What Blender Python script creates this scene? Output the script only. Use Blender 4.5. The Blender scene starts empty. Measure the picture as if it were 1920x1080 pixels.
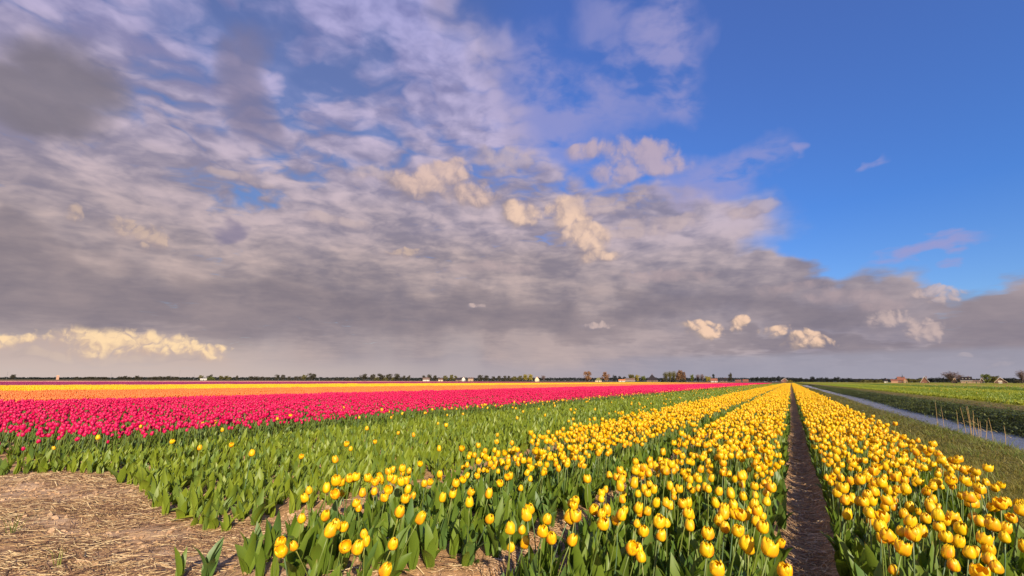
import bpy, math, random
import numpy as np
from mathutils import Vector, Matrix, Euler

# ---------------------------------------------------------------- camera
YAW, PITCH, ROLL, FPX, EYE = math.radians(31.02), math.radians(11.52), math.radians(0.2), 853.0, 1.25
F0 = Vector((-math.sin(YAW), math.cos(YAW), 0)); R0 = Vector((math.cos(YAW), math.sin(YAW), 0)); ZZ = Vector((0, 0, 1))
CF = F0*math.cos(PITCH) + ZZ*math.sin(PITCH); U0 = -F0*math.sin(PITCH) + ZZ*math.cos(PITCH)
CR = R0*math.cos(ROLL) + U0*math.sin(ROLL); CU = U0*math.cos(ROLL) - R0*math.sin(ROLL)
def ray(px, py):
    return (CF + CR*((px-960)/FPX) + CU*((540-py)/FPX)).normalized()
def azel(px, py):
    d = ray(px, py)
    return math.atan2(d.dot(R0), d.dot(F0)), math.asin(d.z)
sc = bpy.context.scene
cd = bpy.data.cameras.new('camera'); cam = bpy.data.objects.new('camera', cd); sc.collection.objects.link(cam); sc.camera = cam
cd.sensor_width = 36.0; cd.lens = 36.0*FPX/1920; cd.clip_start = 0.05; cd.clip_end = 20000

cam.matrix_world = Matrix(((CR.x, CU.x, -CF.x, 0), (CR.y, CU.y, -CF.y, 0), (CR.z, CU.z, -CF.z, EYE), (0, 0, 0, 1)))
# ---------------------------------------------------------------- world
SUN_AZ, SUN_EL = math.radians(132), math.radians(25)      # azimuth clockwise from +Y
SKY_STRENGTH, EXPOSURE = 0.1, 0.5
def lin(c):
    return c/12.92 if c <= 0.04045 else ((c+0.055)/1.055)**2.4
def srgb(r, g, b, k=1.0):
    return (lin(r/255)*k, lin(g/255)*k, lin(b/255)*k, 1)
class NT:
    """short-hands for building a node tree"""
    def __init__(s, tree): s.t = tree; s.n = tree.nodes; s.l = tree.links
    def new(s, typ, **kw):
        n = s.n.new(typ)
        for k, v in kw.items(): setattr(n, k, v)
        return n
    def put(s, sock, v):
        if isinstance(v, bpy.types.NodeSocket): s.l.new(v, sock)
        elif v is not None: sock.default_value = v
    def math(s, op, a, b=None, c=None, clamp=False):
        n = s.new('ShaderNodeMath', operation=op, use_clamp=clamp)
        s.put(n.inputs[0], a); s.put(n.inputs[1], b); s.put(n.inputs[2], c)
        return n.outputs[0]
    def add(s, a, b): return s.math('ADD', a, b)
    def sub(s, a, b): return s.math('SUBTRACT', a, b)
    def mul(s, a, b): return s.math('MULTIPLY', a, b)
    def mx(s, a, b): return s.math('MAXIMUM', a, b)
    def vec(s, op, a, b=None, scale=None):
        n = s.new('ShaderNodeVectorMath', operation=op)
        s.put(n.inputs[0], a); s.put(n.inputs[1], b)
        if scale is not None: s.put(n.inputs['Scale'], scale)
        return n.outputs['Value'] if op in ('LENGTH', 'DOT_PRODUCT', 'DISTANCE') else n.outputs[0]
    def comb(s, x, y, z=0.0):
        n = s.new('ShaderNodeCombineXYZ'); s.put(n.inputs[0], x); s.put(n.inputs[1], y); s.put(n.inputs[2], z); return n.outputs[0]
    def sep(s, v):
        n = s.new('ShaderNodeSeparateXYZ'); s.put(n.inputs[0], v); return n.outputs
    def smooth(s, x, a, b, lo=0.0, hi=1.0, kind='SMOOTHSTEP'):
        n = s.new('ShaderNodeMapRange', interpolation_type=kind, clamp=False)
        s.put(n.inputs['Value'], x); s.put(n.inputs['From Min'], a); s.put(n.inputs['From Max'], b)
        s.put(n.inputs['To Min'], lo); s.put(n.inputs['To Max'], hi); return n.outputs[0]
    def noise(s, v, scale, detail=4.0, rough=0.5, dist=0.0, color=False, lac=2.0, dim='3D'):
        n = s.new('ShaderNodeTexNoise', noise_dimensions=dim); s.put(n.inputs['Vector'], v)
        for k, x in (('Scale', scale), ('Detail', detail), ('Roughness', rough), ('Distortion', dist), ('Lacunarity', lac)): s.put(n.inputs[k], x)
        return n.outputs['Color' if color else 'Fac']
    def voronoi(s, v, scale, detail=2.0, rough=0.5, smoothness=0.6, rand=1.0):
        n = s.new('ShaderNodeTexVoronoi', feature='SMOOTH_F1', normalize=True); s.put(n.inputs['Vector'], v)
        for k, x in (('Scale', scale), ('Detail', detail), ('Roughness', rough), ('Smoothness', smoothness), ('Randomness', rand)): s.put(n.inputs[k], x)
        return n.outputs['Distance']
    def mapping(s, v, loc=(0, 0, 0), rot=(0, 0, 0), scale=(1, 1, 1), kind='POINT'):
        n = s.new('ShaderNodeMapping', vector_type=kind)
        s.put(n.inputs['Vector'], v); s.put(n.inputs['Location'], loc); s.put(n.inputs['Rotation'], rot); s.put(n.inputs['Scale'], scale); return n.outputs[0]
    def mix(s, f, a, b, mode='MIX'):
        n = s.new('ShaderNodeMix', data_type='RGBA', blend_type=mode)
        s.put(n.inputs[0], f); s.put(n.inputs[6], a); s.put(n.inputs[7], b); return n.outputs[2]
    def mix_f(s, f, a, b):
        return s.math('MULTIPLY_ADD', f, s.sub(b, a), a)
    def ramp(s, f, stops, interp='LINEAR'):
        n = s.new('ShaderNodeValToRGB'); r = n.color_ramp; r.interpolation = interp
        while len(r.elements) < len(stops): r.elements.new(0.5)
        for e, (p, c) in zip(r.elements, stops): e.position = p; e.color = c
        s.put(n.inputs[0], f); return n.outputs[0]
    def curve(s, x, pts):
        n = s.new('ShaderNodeFloatCurve'); c = n.mapping.curves[0]
        while len(c.points) < len(pts): c.points.new(0.5, 0.5)
        for p, (a, b) in zip(c.points, pts): p.location = (a, b); p.handle_type = 'AUTO_CLAMPED'
        n.mapping.update(); s.put(n.inputs['Value'], x); return n.outputs[0]

world = bpy.data.worlds.new('World'); sc.world = world; world.use_nodes = True
def build_sky():
    t = NT(world.node_tree); t.n.clear()
    K = 2**-EXPOSURE/SKY_STRENGTH
    C = lambda r, g, b: srgb(r, g, b, K)
    d = t.new('ShaderNodeTexCoord').outputs['Generated']
    sky = t.new('ShaderNodeTexSky', sky_type='NISHITA', sun_disc=False, sun_elevation=SUN_EL, sun_rotation=SUN_AZ, air_density=1.0, dust_density=0.3, ozone_density=2.5)
    dz = t.sep(d)[2]
    r = t.vec('DOT_PRODUCT', d, tuple(R0)); f = t.vec('DOT_PRODUCT', d, tuple(F0))
    az = t.math('ARCTAN2', r, f); el = t.math('ARCSINE', dz)
    A = t.comb(az, el)                                      # angles on the dome, radians
    k = t.math('DIVIDE', 1.0, t.add(t.mx(dz, 0.0), 0.10))
    P = t.comb(t.mul(r, k), t.mul(f, k))                    # a flat layer of cloud overhead
    pt = lambda v: t.mapping(v, (1.7, 0.3, 0))
    Ap, Pp = pt(A), pt(P)
    def N(v, scale, detail, rough=0.55, dist=0.0):
        return t.noise(v, scale, detail, rough, dist, dim='2D')
    def stir(v, scale, detail, amt, rough=0.55):
        n = t.sub(N(v, scale, detail, rough), 0.5); m = t.sub(N(t.mapping(v, (7.3, 3.1, 0)), scale, detail, rough), 0.5)
        return t.vec('SCALE', t.comb(n, m), scale=amt)
    s1 = stir(Ap, 5.0, 4.0, 0.16); s2 = stir(Pp, 2.2, 4.0, 0.07); s3 = stir(Ap, 11.0, 3.0, 0.055, 0.5)
    Aw = t.vec('ADD', t.vec('ADD', A, s1), s2)              # stirred angles: every cloud edge is ragged
    Af = t.vec('ADD', A, s3)
    aw_, ew_ = t.sep(Aw)[0:2]; af_, ef_ = t.sep(Af)[0:2]
    def radius2(px, py, rx, ry, coords='w', rot=0.0):
        # squared distance from the blob's centre, 1 on its rim
        a0, e0 = azel(px, py); ha = max(1e-3, abs(azel(px+rx, py)[0]-azel(px-rx, py)[0])/2); he = abs(azel(px, py+ry)[1]-azel(px, py-ry)[1])/2
        a, e = (aw_, ew_) if coords == 'w' else (af_, ef_)
        c, sn = math.cos(rot), math.sin(rot)
        if rot:
            u = t.math('MULTIPLY_ADD', a, c/ha, t.math('MULTIPLY_ADD', e, sn/ha, -(a0*c+e0*sn)/ha))
            v = t.math('MULTIPLY_ADD', e, c/he, t.math('MULTIPLY_ADD', a, -sn/he, -(e0*c-a0*sn)/he))
        else:
            u = t.math('MULTIPLY_ADD', a, 1/ha, -a0/ha); v = t.math('MULTIPLY_ADD', e, 1/he, -e0/he)
        return t.math('MULTIPLY_ADD', u, u, t.mul(v, v))
    def blob(px, py, rx, ry, coords='w', rot=0.0, soft=1.0):
        return t.smooth(radius2(px, py, rx, ry, coords, rot), (1.0+0.5*soft)**1.6, max(0.0, 1.0-0.9*soft)**2)
    def umax(xs):
        o = xs[0]
        for x in xs[1:]: o = t.mx(o, x)
        return o
    # ---- clear sky
    blue = t.mix(1.0, sky.outputs[0], t.ramp(t.mul(el, 1/0.9), [(p, (a*2**-EXPOSURE, b*2**-EXPOSURE, c*2**-EXPOSURE, 1)) for p, a, b, c in ((0.0, .95, 1.08, 1.2), (0.12, .79, 1.03, 1.42), (0.35, .60, 1.02, 1.75), (0.9, 1.08, 1.25, 2.12))]), 'MULTIPLY')
    blue = t.mix(t.smooth(az, 0.15, -0.35), blue, t.mix(1.0, blue, (1.02, 0.86, 0.70, 1), 'MULTIPLY'))
    # ---- coverage of the big cloud sheet: left of a ragged edge, and below a low edge on the right
    e_w, a_w = ew_, aw_
    line = [(850, -60), (885, 30), (945, 110), (985, 190), (1020, 265), (1110, 325), (1270, 352), (1440, 385), (1490, 435), (1450, 480), (1600, 505), (1780, 535)]
    cv = sorted((azel(x, y)[1], azel(x, y)[0]) for x, y in line)
    xs = [(max(0, min(1, e/0.8)), (a+1.0)/2.0) for e, a in cv]
    xs = [(0.0, 1.0)] + xs + [(1.0, xs[-1][1]-0.02)]
    ab = t.sub(t.mul(t.curve(t.mul(e_w, 1/0.8), xs), 2.0), 1.0)
    side = t.sub(ab, a_w)                                   # > 0 inside the sheet
    sheetA = t.smooth(side, -0.05, 0.09)
    low = [(1300, 500), (1480, 515), (1600, 510), (1740, 532), (1790, 552), (1850, 525), (1920, 502), (1990, 480), (2300, 430)]
    xs2 = [(0.0, 0.5)] + [((azel(x, y)[0]+1.0)/2.2, azel(x, y)[1]/0.5) for x, y in low] + [(1.0, 0.45)]
    eb = t.mul(t.curve(t.mul(t.add(a_w, 1.0), 1/2.2), xs2), 0.5)
    sheetB = t.smooth(t.sub(eb, e_w), -0.010, 0.022)
    cover = t.mx(sheetA, sheetB)
    # ---- texture of the sheet: rolls and lumps of cloud seen from below, lit from the right
    P1 = t.mapping(Pp, rot=(0, 0, 0.6), scale=(0.95, 1.2, 1))
    P1 = pt(t.vec('ADD', P1, stir(Pp, 3.2, 3.0, 0.20)))
    n1 = N(P1, 2.4, 6.0, 0.55)
    n1b = N(t.mapping(P1, (0.055, -0.03, 0)), 2.4, 5.0, 0.55)
    lumpA = t.math('ABSOLUTE', t.sub(N(P1, 4.2, 1.0), 0.5)); lumpB = t.math('ABSOLUTE', t.sub(N(P1, 9.0, 1.0), 0.5))
    lump = t.add(t.mul(lumpA, 2.6), t.mul(lumpB, 1.3))
    nA = N(pt(t.vec('ADD', t.mapping(Ap, scale=(0.55, 1.9, 1)), stir(Ap, 8.0, 3.0, 0.12))), 4.6, 6.0, 0.55)
    Am = pt(t.vec('ADD', t.mapping(Ap, scale=(0.75, 1.35, 1)), stir(Ap, 9.0, 2.0, 0.05)))
    emboss = t.sub(N(Am, 7.5, 4.0, 0.55), N(t.mapping(Am, (0.022, 0.020, 0)), 7.5, 4.0, 0.55))
    nL = N(t.mapping(Ap, (2.0, 5.0, 0), scale=(0.8, 1.6, 1)), 2.2, 2.0, 0.5)
    thin = t.add(t.mul(n1, 0.78), t.mul(lump, 0.30))
    close = t.smooth(el, 0.60, 0.16)
    dens = t.smooth(t.add(t.add(thin, t.mul(close, 0.36)), t.mul(t.sub(nL, 0.5), 0.42)), 0.29, 0.64)
    dens = t.mul(t.mx(dens, 0.28), cover)
    # ---- colour of the sheet by height, broken by noise
    h = t.add(t.mul(el, 1/0.75), t.mul(t.sub(nA, 0.5), 0.16))
    body = t.ramp(h, [(0.0, C(174, 163, 168)), (0.03, C(166, 154, 161)), (0.075, C(166, 153, 157)), (0.15, C(162, 149, 153)), (0.24, C(166, 152, 155)), (0.34, C(172, 158, 163)), (0.5, C(174, 163, 180)), (0.75, C(164, 160, 200)), (1.0, C(150, 152, 204))])
    relief = t.mul(t.mul(t.sub(n1, n1b), 0.95), t.smooth(el, 0.10, 0.42, 0.12, 1.0))
    relief = t.add(relief, t.mul(emboss, t.smooth(el, 0.06, 0.25, 0.18, 0.72)))
    tone = t.smooth(t.add(t.mix_f(t.smooth(el, 0.12, 0.40), t.add(t.mul(nA, 0.72), t.add(t.mul(n1, 0.12), t.mul(nL, 0.20))), t.add(t.mul(n1, 0.30), t.add(t.mul(lump, 0.16), t.mul(nA, 0.55)))), relief), 0.27, 0.78)
    body = t.mix(1.0, body, t.ramp(tone, [(0, (0.64, 0.67, 0.76, 1)), (0.5, (1.02, 1.0, 0.98, 1)), (1, (1.42, 1.33, 1.20, 1))]), 'MULTIPLY')
    right = t.smooth(az, -0.1, 0.65)
    body = t.mix(t.mul(right, 0.6), body, t.mix(1.0, body, (0.90, 0.98, 1.14, 1), 'MULTIPLY'))
    rim = t.mul(t.mul(t.smooth(side, -0.02, 0.03), t.smooth(side, 0.16, 0.05)), t.smooth(el, 0.24, 0.36))
    body = t.mix(t.mul(rim, 0.45), body, C(190, 174, 190))
    col = t.mix(dens, blue, body)
    # ---- separate wisps in the blue
    wisp = umax([blob(1245, 90, 85, 130, 'w', 0.1, soft=0.6), t.mul(blob(1040, 190, 130, 100, soft=1.0), 0.85), t.mul(blob(1140, 170, 100, 90, soft=1.0), 0.8), t.mul(blob(1180, 30, 90, 60, soft=1.0), 0.7), t.mul(blob(1330, 330, 130, 42, 'w', 0.1, soft=1.0), 0.8), blob(1480, 285, 30, 12, soft=1.0), blob(1650, 313, 28, 12, soft=1.0), blob(1700, 480, 110, 14, soft=1.0)])
    wn = t.smooth(t.add(t.add(n1, t.mul(lumpA, 0.5)), relief), 0.24, 0.68)
    col = t.mix(t.mul(t.mul(wisp, wn), 0.8), col, C(158, 156, 204))
    # ---- grey shower clouds
    dark = umax([blob(125, 150, 130, 75, 'f', soft=0.7), blob(20, 130, 110, 80, soft=0.7), blob(125, 215, 95, 55, 'f', soft=0.8), blob(40, 180, 110, 60, soft=0.8)])
    col = t.mix(t.mul(dark, 0.9), col, t.mix(nA, C(112, 106, 120), C(140, 132, 142)))
    dark2 = umax([blob(468, 165, 60, 110, soft=0.9), blob(425, 440, 42, 20, soft=0.8)])
    col = t.mix(t.mul(dark2, 0.75), col, C(128, 122, 150))
    dark3 = umax([blob(-10, 450, 120, 55, 'w', 0.35, soft=0.6), blob(120, 490, 200, 30, soft=1.0), blob(430, 565, 620, 42, soft=1.2), blob(1000, 592, 420, 32, soft=1.2), blob(1600, 652, 420, 20, soft=0.8), blob(1900, 590, 170, 70, soft=0.9), blob(1500, 590, 150, 30, soft=1.2)])
    col = t.mix(t.mul(dark3, 0.52), col, t.mix(nA, C(112, 104, 116), C(140, 130, 139)))
    # ---- sunlit cumulus: billows lit from the right
    def billow(v, q=1.0):
        x = t.mul(t.math('ABSOLUTE', t.sub(N(v, 15.0*q, 0.0), 0.5)), 1.6)
        x = t.add(x, t.mul(t.math('ABSOLUTE', t.sub(N(v, 32.0*q, 0.0), 0.5)), 0.8))
        return t.add(x, t.mul(t.math('ABSOLUTE', t.sub(N(v, 70.0*q, 1.0), 0.5)), 0.45))
    Ab = pt(t.vec('ADD', A, stir(Ap, 40.0, 2.0, 0.016)))
    b1 = billow(Ab); b2 = billow(t.mapping(Ab, (0.010, 0.007, 0.0)))
    b3 = billow(Ab, 2.3); b4 = billow(t.mapping(Ab, (0.005, 0.004, 0.0)), 2.3)
    nb = N(Ap, 10.0, 4.0, 0.6)
    grain = t.add(t.mul(t.sub(b1, b2), 0.7), t.mul(t.sub(nb, 0.5), 0.9))
    grain2 = t.add(t.mul(t.sub(b3, b4), 0.8), t.mul(t.sub(nb, 0.5), 0.6))
    def puff(bs, shade, light, amt, lift=0.0, fine=False):
        # bs: (x, y, rx, ry, soft); each billow is brighter up and to the right, where the sun reaches it
        nonlocal col
        bb, gr = (b3, grain2) if fine else (b1, grain)
        ms = [blob(x, y, rx, ry, 'f', soft=sf) for x, y, rx, ry, sf in bs]
        sun = umax([t.mul(blob(x+0.30*rx, y-0.35*ry, rx*0.95, ry*0.95, 'f', soft=1.0), 1.0) for x, y, rx, ry, sf in bs])
        m0 = umax(ms)
        m = t.smooth(t.add(m0, t.add(t.mul(t.sub(bb, 0.42), 1.3 if fine else 0.85), t.mul(t.sub(nb, 0.5), 0.75))), 0.10, 0.95)
        m = t.mul(t.mul(m, t.smooth(m0, 0.0, 0.25)), t.smooth(t.add(sun, t.mul(t.sub(bb, 0.42), 0.6)), 0.0, 0.8, 0.25, 1.0)); m = t.mul(m, amt)
        lit = t.smooth(t.add(t.add(t.mul(gr, 1.0), t.mul(sun, 0.75)), lift), 0.10, 1.0)
        col = t.mix(m, col, t.mix(lit, shade, light))
    puff([(1190, 290, 80, 38, 0.6), (1095, 285, 34, 24, 0.5), (1180, 320, 110, 26, 1.0)], C(172, 154, 166), C(204, 178, 180), 0.75, 0.1)
    puff([(830, 330, 55, 34, 0.6), (880, 368, 58, 26, 0.8), (770, 350, 60, 34, 1.0)], C(158, 142, 148), C(234, 200, 182), 0.8, -0.1)
    puff([(1055, 405, 52, 42, 0.5), (1095, 450, 55, 34, 0.6), (1118, 482, 44, 18, 0.7), (965, 402, 44, 26, 0.8)], C(160, 144, 148), C(246, 210, 184), 0.88)
    puff([(1255, 425, 70, 22, 1.0), (1175, 432, 60, 18, 1.0), (1395, 392, 60, 14, 1.0), (930, 300, 70, 30, 1.0), (690, 330, 60, 22, 1.0), (1130, 385, 90, 20, 1.0), (620, 420, 80, 16, 1.0), (420, 330, 90, 18, 1.0)], C(160, 146, 158), C(204, 182, 180), 0.6)
    puff([(1560, 560, 110, 18, 1.0), (1480, 545, 90, 14, 1.0), (1220, 520, 110, 16, 1.0), (1640, 575, 70, 20, 1.0), (900, 505, 120, 14, 1.0)], C(146, 136, 146), C(188, 166, 168), 0.55)
    puff([(135, 410, 28, 22, 0.8), (255, 435, 68, 26, 1.0), (755, 470, 40, 12, 1.0)], C(168, 150, 152), C(212, 184, 166), 0.7, 0.0, True)
    puff([(1305, 615, 46, 20, 0.6), (1380, 605, 22, 14, 0.8), (1510, 640, 58, 20, 0.6), (1456, 622, 32, 14, 0.7)], C(180, 158, 146), C(246, 208, 180), 0.95, 0.1, True)
    puff([(1725, 618, 44, 26, 0.7), (1660, 602, 42, 20, 0.8), (1740, 556, 70, 16, 1.0), (1115, 610, 34, 9, 0.9), (895, 578, 20, 5, 0.9), (1870, 672, 60, 7, 0.9), (1800, 660, 20, 6, 0.9)], C(150, 140, 150), C(208, 184, 178), 0.8, 0.0, True)
    halo = t.mul(t.mul(t.smooth(az, -0.32, -0.58), t.smooth(el, 0.088, 0.045)), 0.55)
    col = t.mix(halo, col, C(208, 189, 180))
    # ---- gap under the shower cloud on the left, full of sunlit cloud
    roof = t.smooth(t.add(el, t.add(t.mul(t.sub(nb, 0.5), 0.02), t.mul(t.sub(b1, 0.4), 0.012))), azel(250, 612)[1], azel(250, 632)[1])
    band = radius2(250, 660, 250, 46)
    band = t.mul(t.smooth(band, 1.2, 0.7), roof)
    band2 = t.mul(t.smooth(radius2(20, 650, 130, 32), 1.3, 0.6), roof)
    col = t.mix(t.mul(t.mx(band, band2), 0.65), col, C(198, 176, 168))
    puff([(185, 640, 100, 34, 0.6), (300, 650, 95, 34, 0.6), (390, 662, 52, 26, 0.7), (20, 634, 70, 16, 0.8)], C(204, 176, 160), C(255, 221, 176), roof, 0.10, True)
    puff([(250, 678, 150, 12, 0.9), (60, 668, 90, 14, 0.9)], C(176, 160, 160), C(214, 190, 172), 0.6)
    # ---- pale strip along the horizon and rain below the cloud
    streak = N(t.mapping(Ap, rot=(0, 0, 0.16), scale=(9, 0.6, 1)), 1.0, 2.0, 0.5)
    rain = t.mul(t.smooth(az, 0.15, -0.05), t.smooth(az, -0.62, -0.35))
    rain = t.mul(t.mul(rain, t.smooth(el, 0.14, 0.04)), t.smooth(streak, 0.25, 0.75))
    col = t.mix(t.mul(rain, 0.70), col, C(184, 172, 174))
    hz = t.smooth(t.add(el, t.mul(t.sub(nA, 0.5), 0.04)), 0.058, 0.010)
    pale = t.mix(t.smooth(az, -0.7, 0.4), C(208, 190, 182), C(158, 154, 168))
    col = t.mix(t.mul(hz, 0.75), col, pale)
    base = t.mul(t.smooth(t.add(el, t.mul(t.sub(nb, 0.5), 0.010)), azel(1700, 650)[1], azel(1700, 668)[1]), t.smooth(az, 0.10, 0.50))
    col = t.mix(t.mul(base, 0.65), col, t.mix(nb, C(150, 149, 166), C(172, 170, 184)))
    bg = t.new('ShaderNodeBackground'); t.put(bg.inputs['Color'], col); bg.inputs['Strength'].default_value = SKY_STRENGTH
    out = t.new('ShaderNodeOutputWorld'); t.l.new(bg.outputs[0], out.inputs['Surface'])
build_sky()
sun_dir = Vector((math.sin(SUN_AZ)*math.cos(SUN_EL), math.cos(SUN_AZ)*math.cos(SUN_EL), math.sin(SUN_EL)))
sd = bpy.data.lights.new('sun', 'SUN'); sd.energy = 5.0; sd.angle = math.radians(0.5); sd.color = (1.0, 0.87, 0.68)
sun = bpy.data.objects.new('sun', sd); sc.collection.objects.link(sun); sun.location = (40, -20, 40)
sun.rotation_euler = sun_dir.to_track_quat('Z', 'Y').to_euler()
sc.view_settings.view_transform = 'Standard'; sc.view_settings.look = 'None'
sc.view_settings.exposure = EXPOSURE; sc.view_settings.gamma = 1.0; sc.view_settings.use_curve_mapping = False
sc.cycles.max_bounces = 6; sc.cycles.diffuse_bounces = 3; sc.cycles.glossy_bounces = 3; sc.cycles.transmission_bounces = 3; sc.cycles.transparent_max_bounces = 4

rng = np.random.default_rng(11); rnd = random.Random(5)
C = sc.collection
def tag(o, label=None, cat=None, group=None, kind=None):
    if label: o['label'] = label
    if cat: o['category'] = cat
    if group: o['group'] = group
    if kind: o['kind'] = kind
    return o
def link(name, mesh, parent=None, loc=None):
    o = bpy.data.objects.new(name, mesh); C.objects.link(o)
    if parent is not None: o.parent = parent
    if loc is not None: o.location = loc
    return o
def empty(name, loc=(0, 0, 0)):
    o = bpy.data.objects.new(name, None); C.objects.link(o); o.location = loc; o.empty_display_size = 0.1
    return o

# ---------------------------------------------------------------- materials
def L3(c): return (c[0], c[1], c[2], 1)
def mat(name):
    m = bpy.data.materials.new(name); m.use_nodes = True
    t = NT(m.node_tree); b = t.n['Principled BSDF']; return m, t, b
def foliage(t, b, col, trans, trans_col=None, rough=0.45):
    """surface colour plus light coming through the blade"""
    t.put(b.inputs['Base Color'], col); b.inputs['Roughness'].default_value = rough
    tr = t.new('ShaderNodeBsdfTranslucent'); t.put(tr.inputs['Color'], trans_col if trans_col is not None else col)
    ms = t.new('ShaderNodeMixShader'); ms.inputs[0].default_value = trans
    t.l.new(b.outputs[0], ms.inputs[1]); t.l.new(tr.outputs[0], ms.inputs[2]); t.l.new(ms.outputs[0], t.n['Material Output'].inputs['Surface'])
def petal_mat(name, edge, flush, lo, hi, rough=0.42):
    m, t, b = mat(name)
    uv = t.new('ShaderNodeUVMap').outputs[0]; u, v, _ = t.sep(uv)
    rand = t.new('ShaderNodeObjectInfo').outputs['Random']
    mid = t.smooth(t.math('ABSOLUTE', t.sub(u, 0.5)), 0.46, 0.06)
    body = t.mul(t.smooth(v, 0.0, 0.3, 0.55, 1.0), t.smooth(v, 0.96, 0.50))
    veins = t.noise(t.mapping(uv, scale=(14, 1.2, 1)), 1.0, 3.0, 0.6)
    amt = t.math('MULTIPLY_ADD', rand, hi-lo, lo)
    k = t.mul(t.mul(t.mul(mid, body), t.smooth(veins, 0.25, 0.65, 0.45, 1.0)), amt)
    base = t.mix(t.mul(t.math('FRACT', t.mul(rand, 7.31)), 0.55), L3(edge), L3((edge[0], edge[1]*0.80, edge[2])))
    foliage(t, b, t.mix(k, base, L3(flush)), 0.30, rough=rough)
    return m
M = {}
M['yellow'] = petal_mat('yellow petal', (0.98, 0.70, 0.006), (0.92, 0.24, 0.014), 0.15, 1.0)
M['red'] = petal_mat('crimson petal', (0.84, 0.010, 0.13), (0.62, 0.005, 0.075), 0.2, 0.9)
M['orange'] = petal_mat('orange petal', (0.90, 0.29, 0.06), (0.80, 0.13, 0.04), 0.2, 0.8)
M['gold'] = petal_mat('golden petal', (0.93, 0.62, 0.01), (0.9, 0.42, 0.01), 0.0, 0.4)
M['purple'] = petal_mat('purple petal', (0.36, 0.035, 0.13), (0.24, 0.02, 0.10), 0.2, 0.8)
M['pink'] = petal_mat('pale pink petal', (0.72, 0.36, 0.27), (0.7, 0.2, 0.14), 0.2, 0.8)
def leaf_mat(name, a, bcol, trans=0.28, rough=0.36):
    m, t, b = mat(name)
    uv = t.new('ShaderNodeUVMap').outputs[0]; u, v, _ = t.sep(uv)
    rand = t.new('ShaderNodeObjectInfo').outputs['Random']
    vein = t.noise(t.mapping(uv, scale=(26, 1.0, 1)), 1.0, 2.0, 0.6)
    col0 = t.smooth(t.math('FRACT', t.mul(rand, 13.7)), 0.62, 0.95)
    blot = t.noise(t.new('ShaderNodeTexCoord').outputs['Object'], 22.0, 3.0, 0.6)
    col = t.mix(t.math('MULTIPLY_ADD', vein, 0.5, t.math('MULTIPLY_ADD', rand, 0.8, -0.2)), L3(a), L3(bcol))
    col = t.mix(t.mul(col0, 0.6), col, L3((a[0]*0.75, a[1]*0.95, a[2]*3.2)))
    col = t.mix(t.smooth(blot, 0.62, 0.78), col, L3((bcol[0]*1.5, bcol[1]*1.15, bcol[2])))
    col = t.mix(t.mul(t.smooth(v, 0.90, 1.0), t.smooth(rand, 0.55, 0.9)), col, (0.30, 0.22, 0.06, 1))
    foliage(t, b, col, trans, t.mix(1.0, col, (1.5, 1.45, 0.6, 1), 'MULTIPLY'), rough)
    return m
M['leaf'] = leaf_mat('tulip leaf', (0.100, 0.168, 0.016), (0.180, 0.250, 0.024), rough=0.48)
M['leaf_light'] = leaf_mat('young tulip leaf', (0.165, 0.225, 0.017), (0.275, 0.335, 0.028), rough=0.5)
M['leaf_right'] = leaf_mat('field leaf', (0.24, 0.29, 0.022), (0.36, 0.38, 0.036), rough=0.6)
M['stem'] = leaf_mat('tulip stem', (0.13, 0.20, 0.04), (0.24, 0.27, 0.05), 0.12, 0.45)
def grass_mat(name, a, bcol, tip):
    m, t, b = mat(name)
    v = t.sep(t.new('ShaderNodeUVMap').outputs[0])[1]
    rand = t.new('ShaderNodeObjectInfo').outputs['Random']
    g = t.new('ShaderNodeNewGeometry').outputs['Position']
    n = t.noise(g, 0.9, 3.0, 0.6)
    col = t.mix(t.smooth(t.add(t.mul(n, 0.7), t.mul(rand, 0.4)), 0.35, 0.75), L3(a), L3(bcol))
    col = t.mix(t.mul(t.smooth(v, 0.45, 1.0), t.smooth(t.math('FRACT', t.mul(rand, 5.7)), 0.3, 0.9)), col, L3(tip))
    foliage(t, b, col, 0.3, rough=0.55); return m
M['grass'] = grass_mat('verge grass', (0.145, 0.145, 0.020), (0.265, 0.215, 0.034), (0.44, 0.35, 0.10))
M['grass_tall'] = grass_mat('long bright grass', (0.12, 0.18, 0.02), (0.24, 0.26, 0.035), (0.42, 0.36, 0.12))
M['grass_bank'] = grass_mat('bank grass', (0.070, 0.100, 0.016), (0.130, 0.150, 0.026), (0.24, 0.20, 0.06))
def soil_mat(name, a, bcol, dark, scale=9.0):
    m, t, b = mat(name)
    p = t.new('ShaderNodeNewGeometry').outputs['Position']
    n = t.noise(p, 1.3, 5.0, 0.6); f = t.noise(p, scale, 6.0, 0.65, 0.5); g = t.noise(p, 70.0, 4.0, 0.7)
    col = t.mix(t.smooth(n, 0.35, 0.68), L3(a), L3(bcol))
    col = t.mix(t.smooth(f, 0.50, 0.30), col, L3(dark))
    col = t.mix(0.55, col, t.mix(1.0, col, t.ramp(g, [(0.25, (0.55, 0.52, 0.5, 1)), (0.75, (1.45, 1.4, 1.35, 1))]), 'MULTIPLY'))
    t.put(b.inputs['Base Color'], col); b.inputs['Roughness'].default_value = 0.95; b.inputs['Specular IOR Level'].default_value = 0.15
    bp = t.new('ShaderNodeBump'); bp.inputs['Strength'].default_value = 0.9; bp.inputs['Distance'].default_value = 0.03
    t.put(bp.inputs['Height'], t.add(t.mul(f, 0.7), t.mul(g, 0.3))); t.l.new(bp.outputs[0], b.inputs['Normal']); return m
M['soil'] = soil_mat('sandy soil', (0.56, 0.38, 0.23), (0.40, 0.24, 0.125), (0.20, 0.11, 0.055))
M['bed_soil'] = soil_mat('bed soil', (0.52, 0.31, 0.15), (0.40, 0.235, 0.11), (0.24, 0.135, 0.065))
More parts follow.
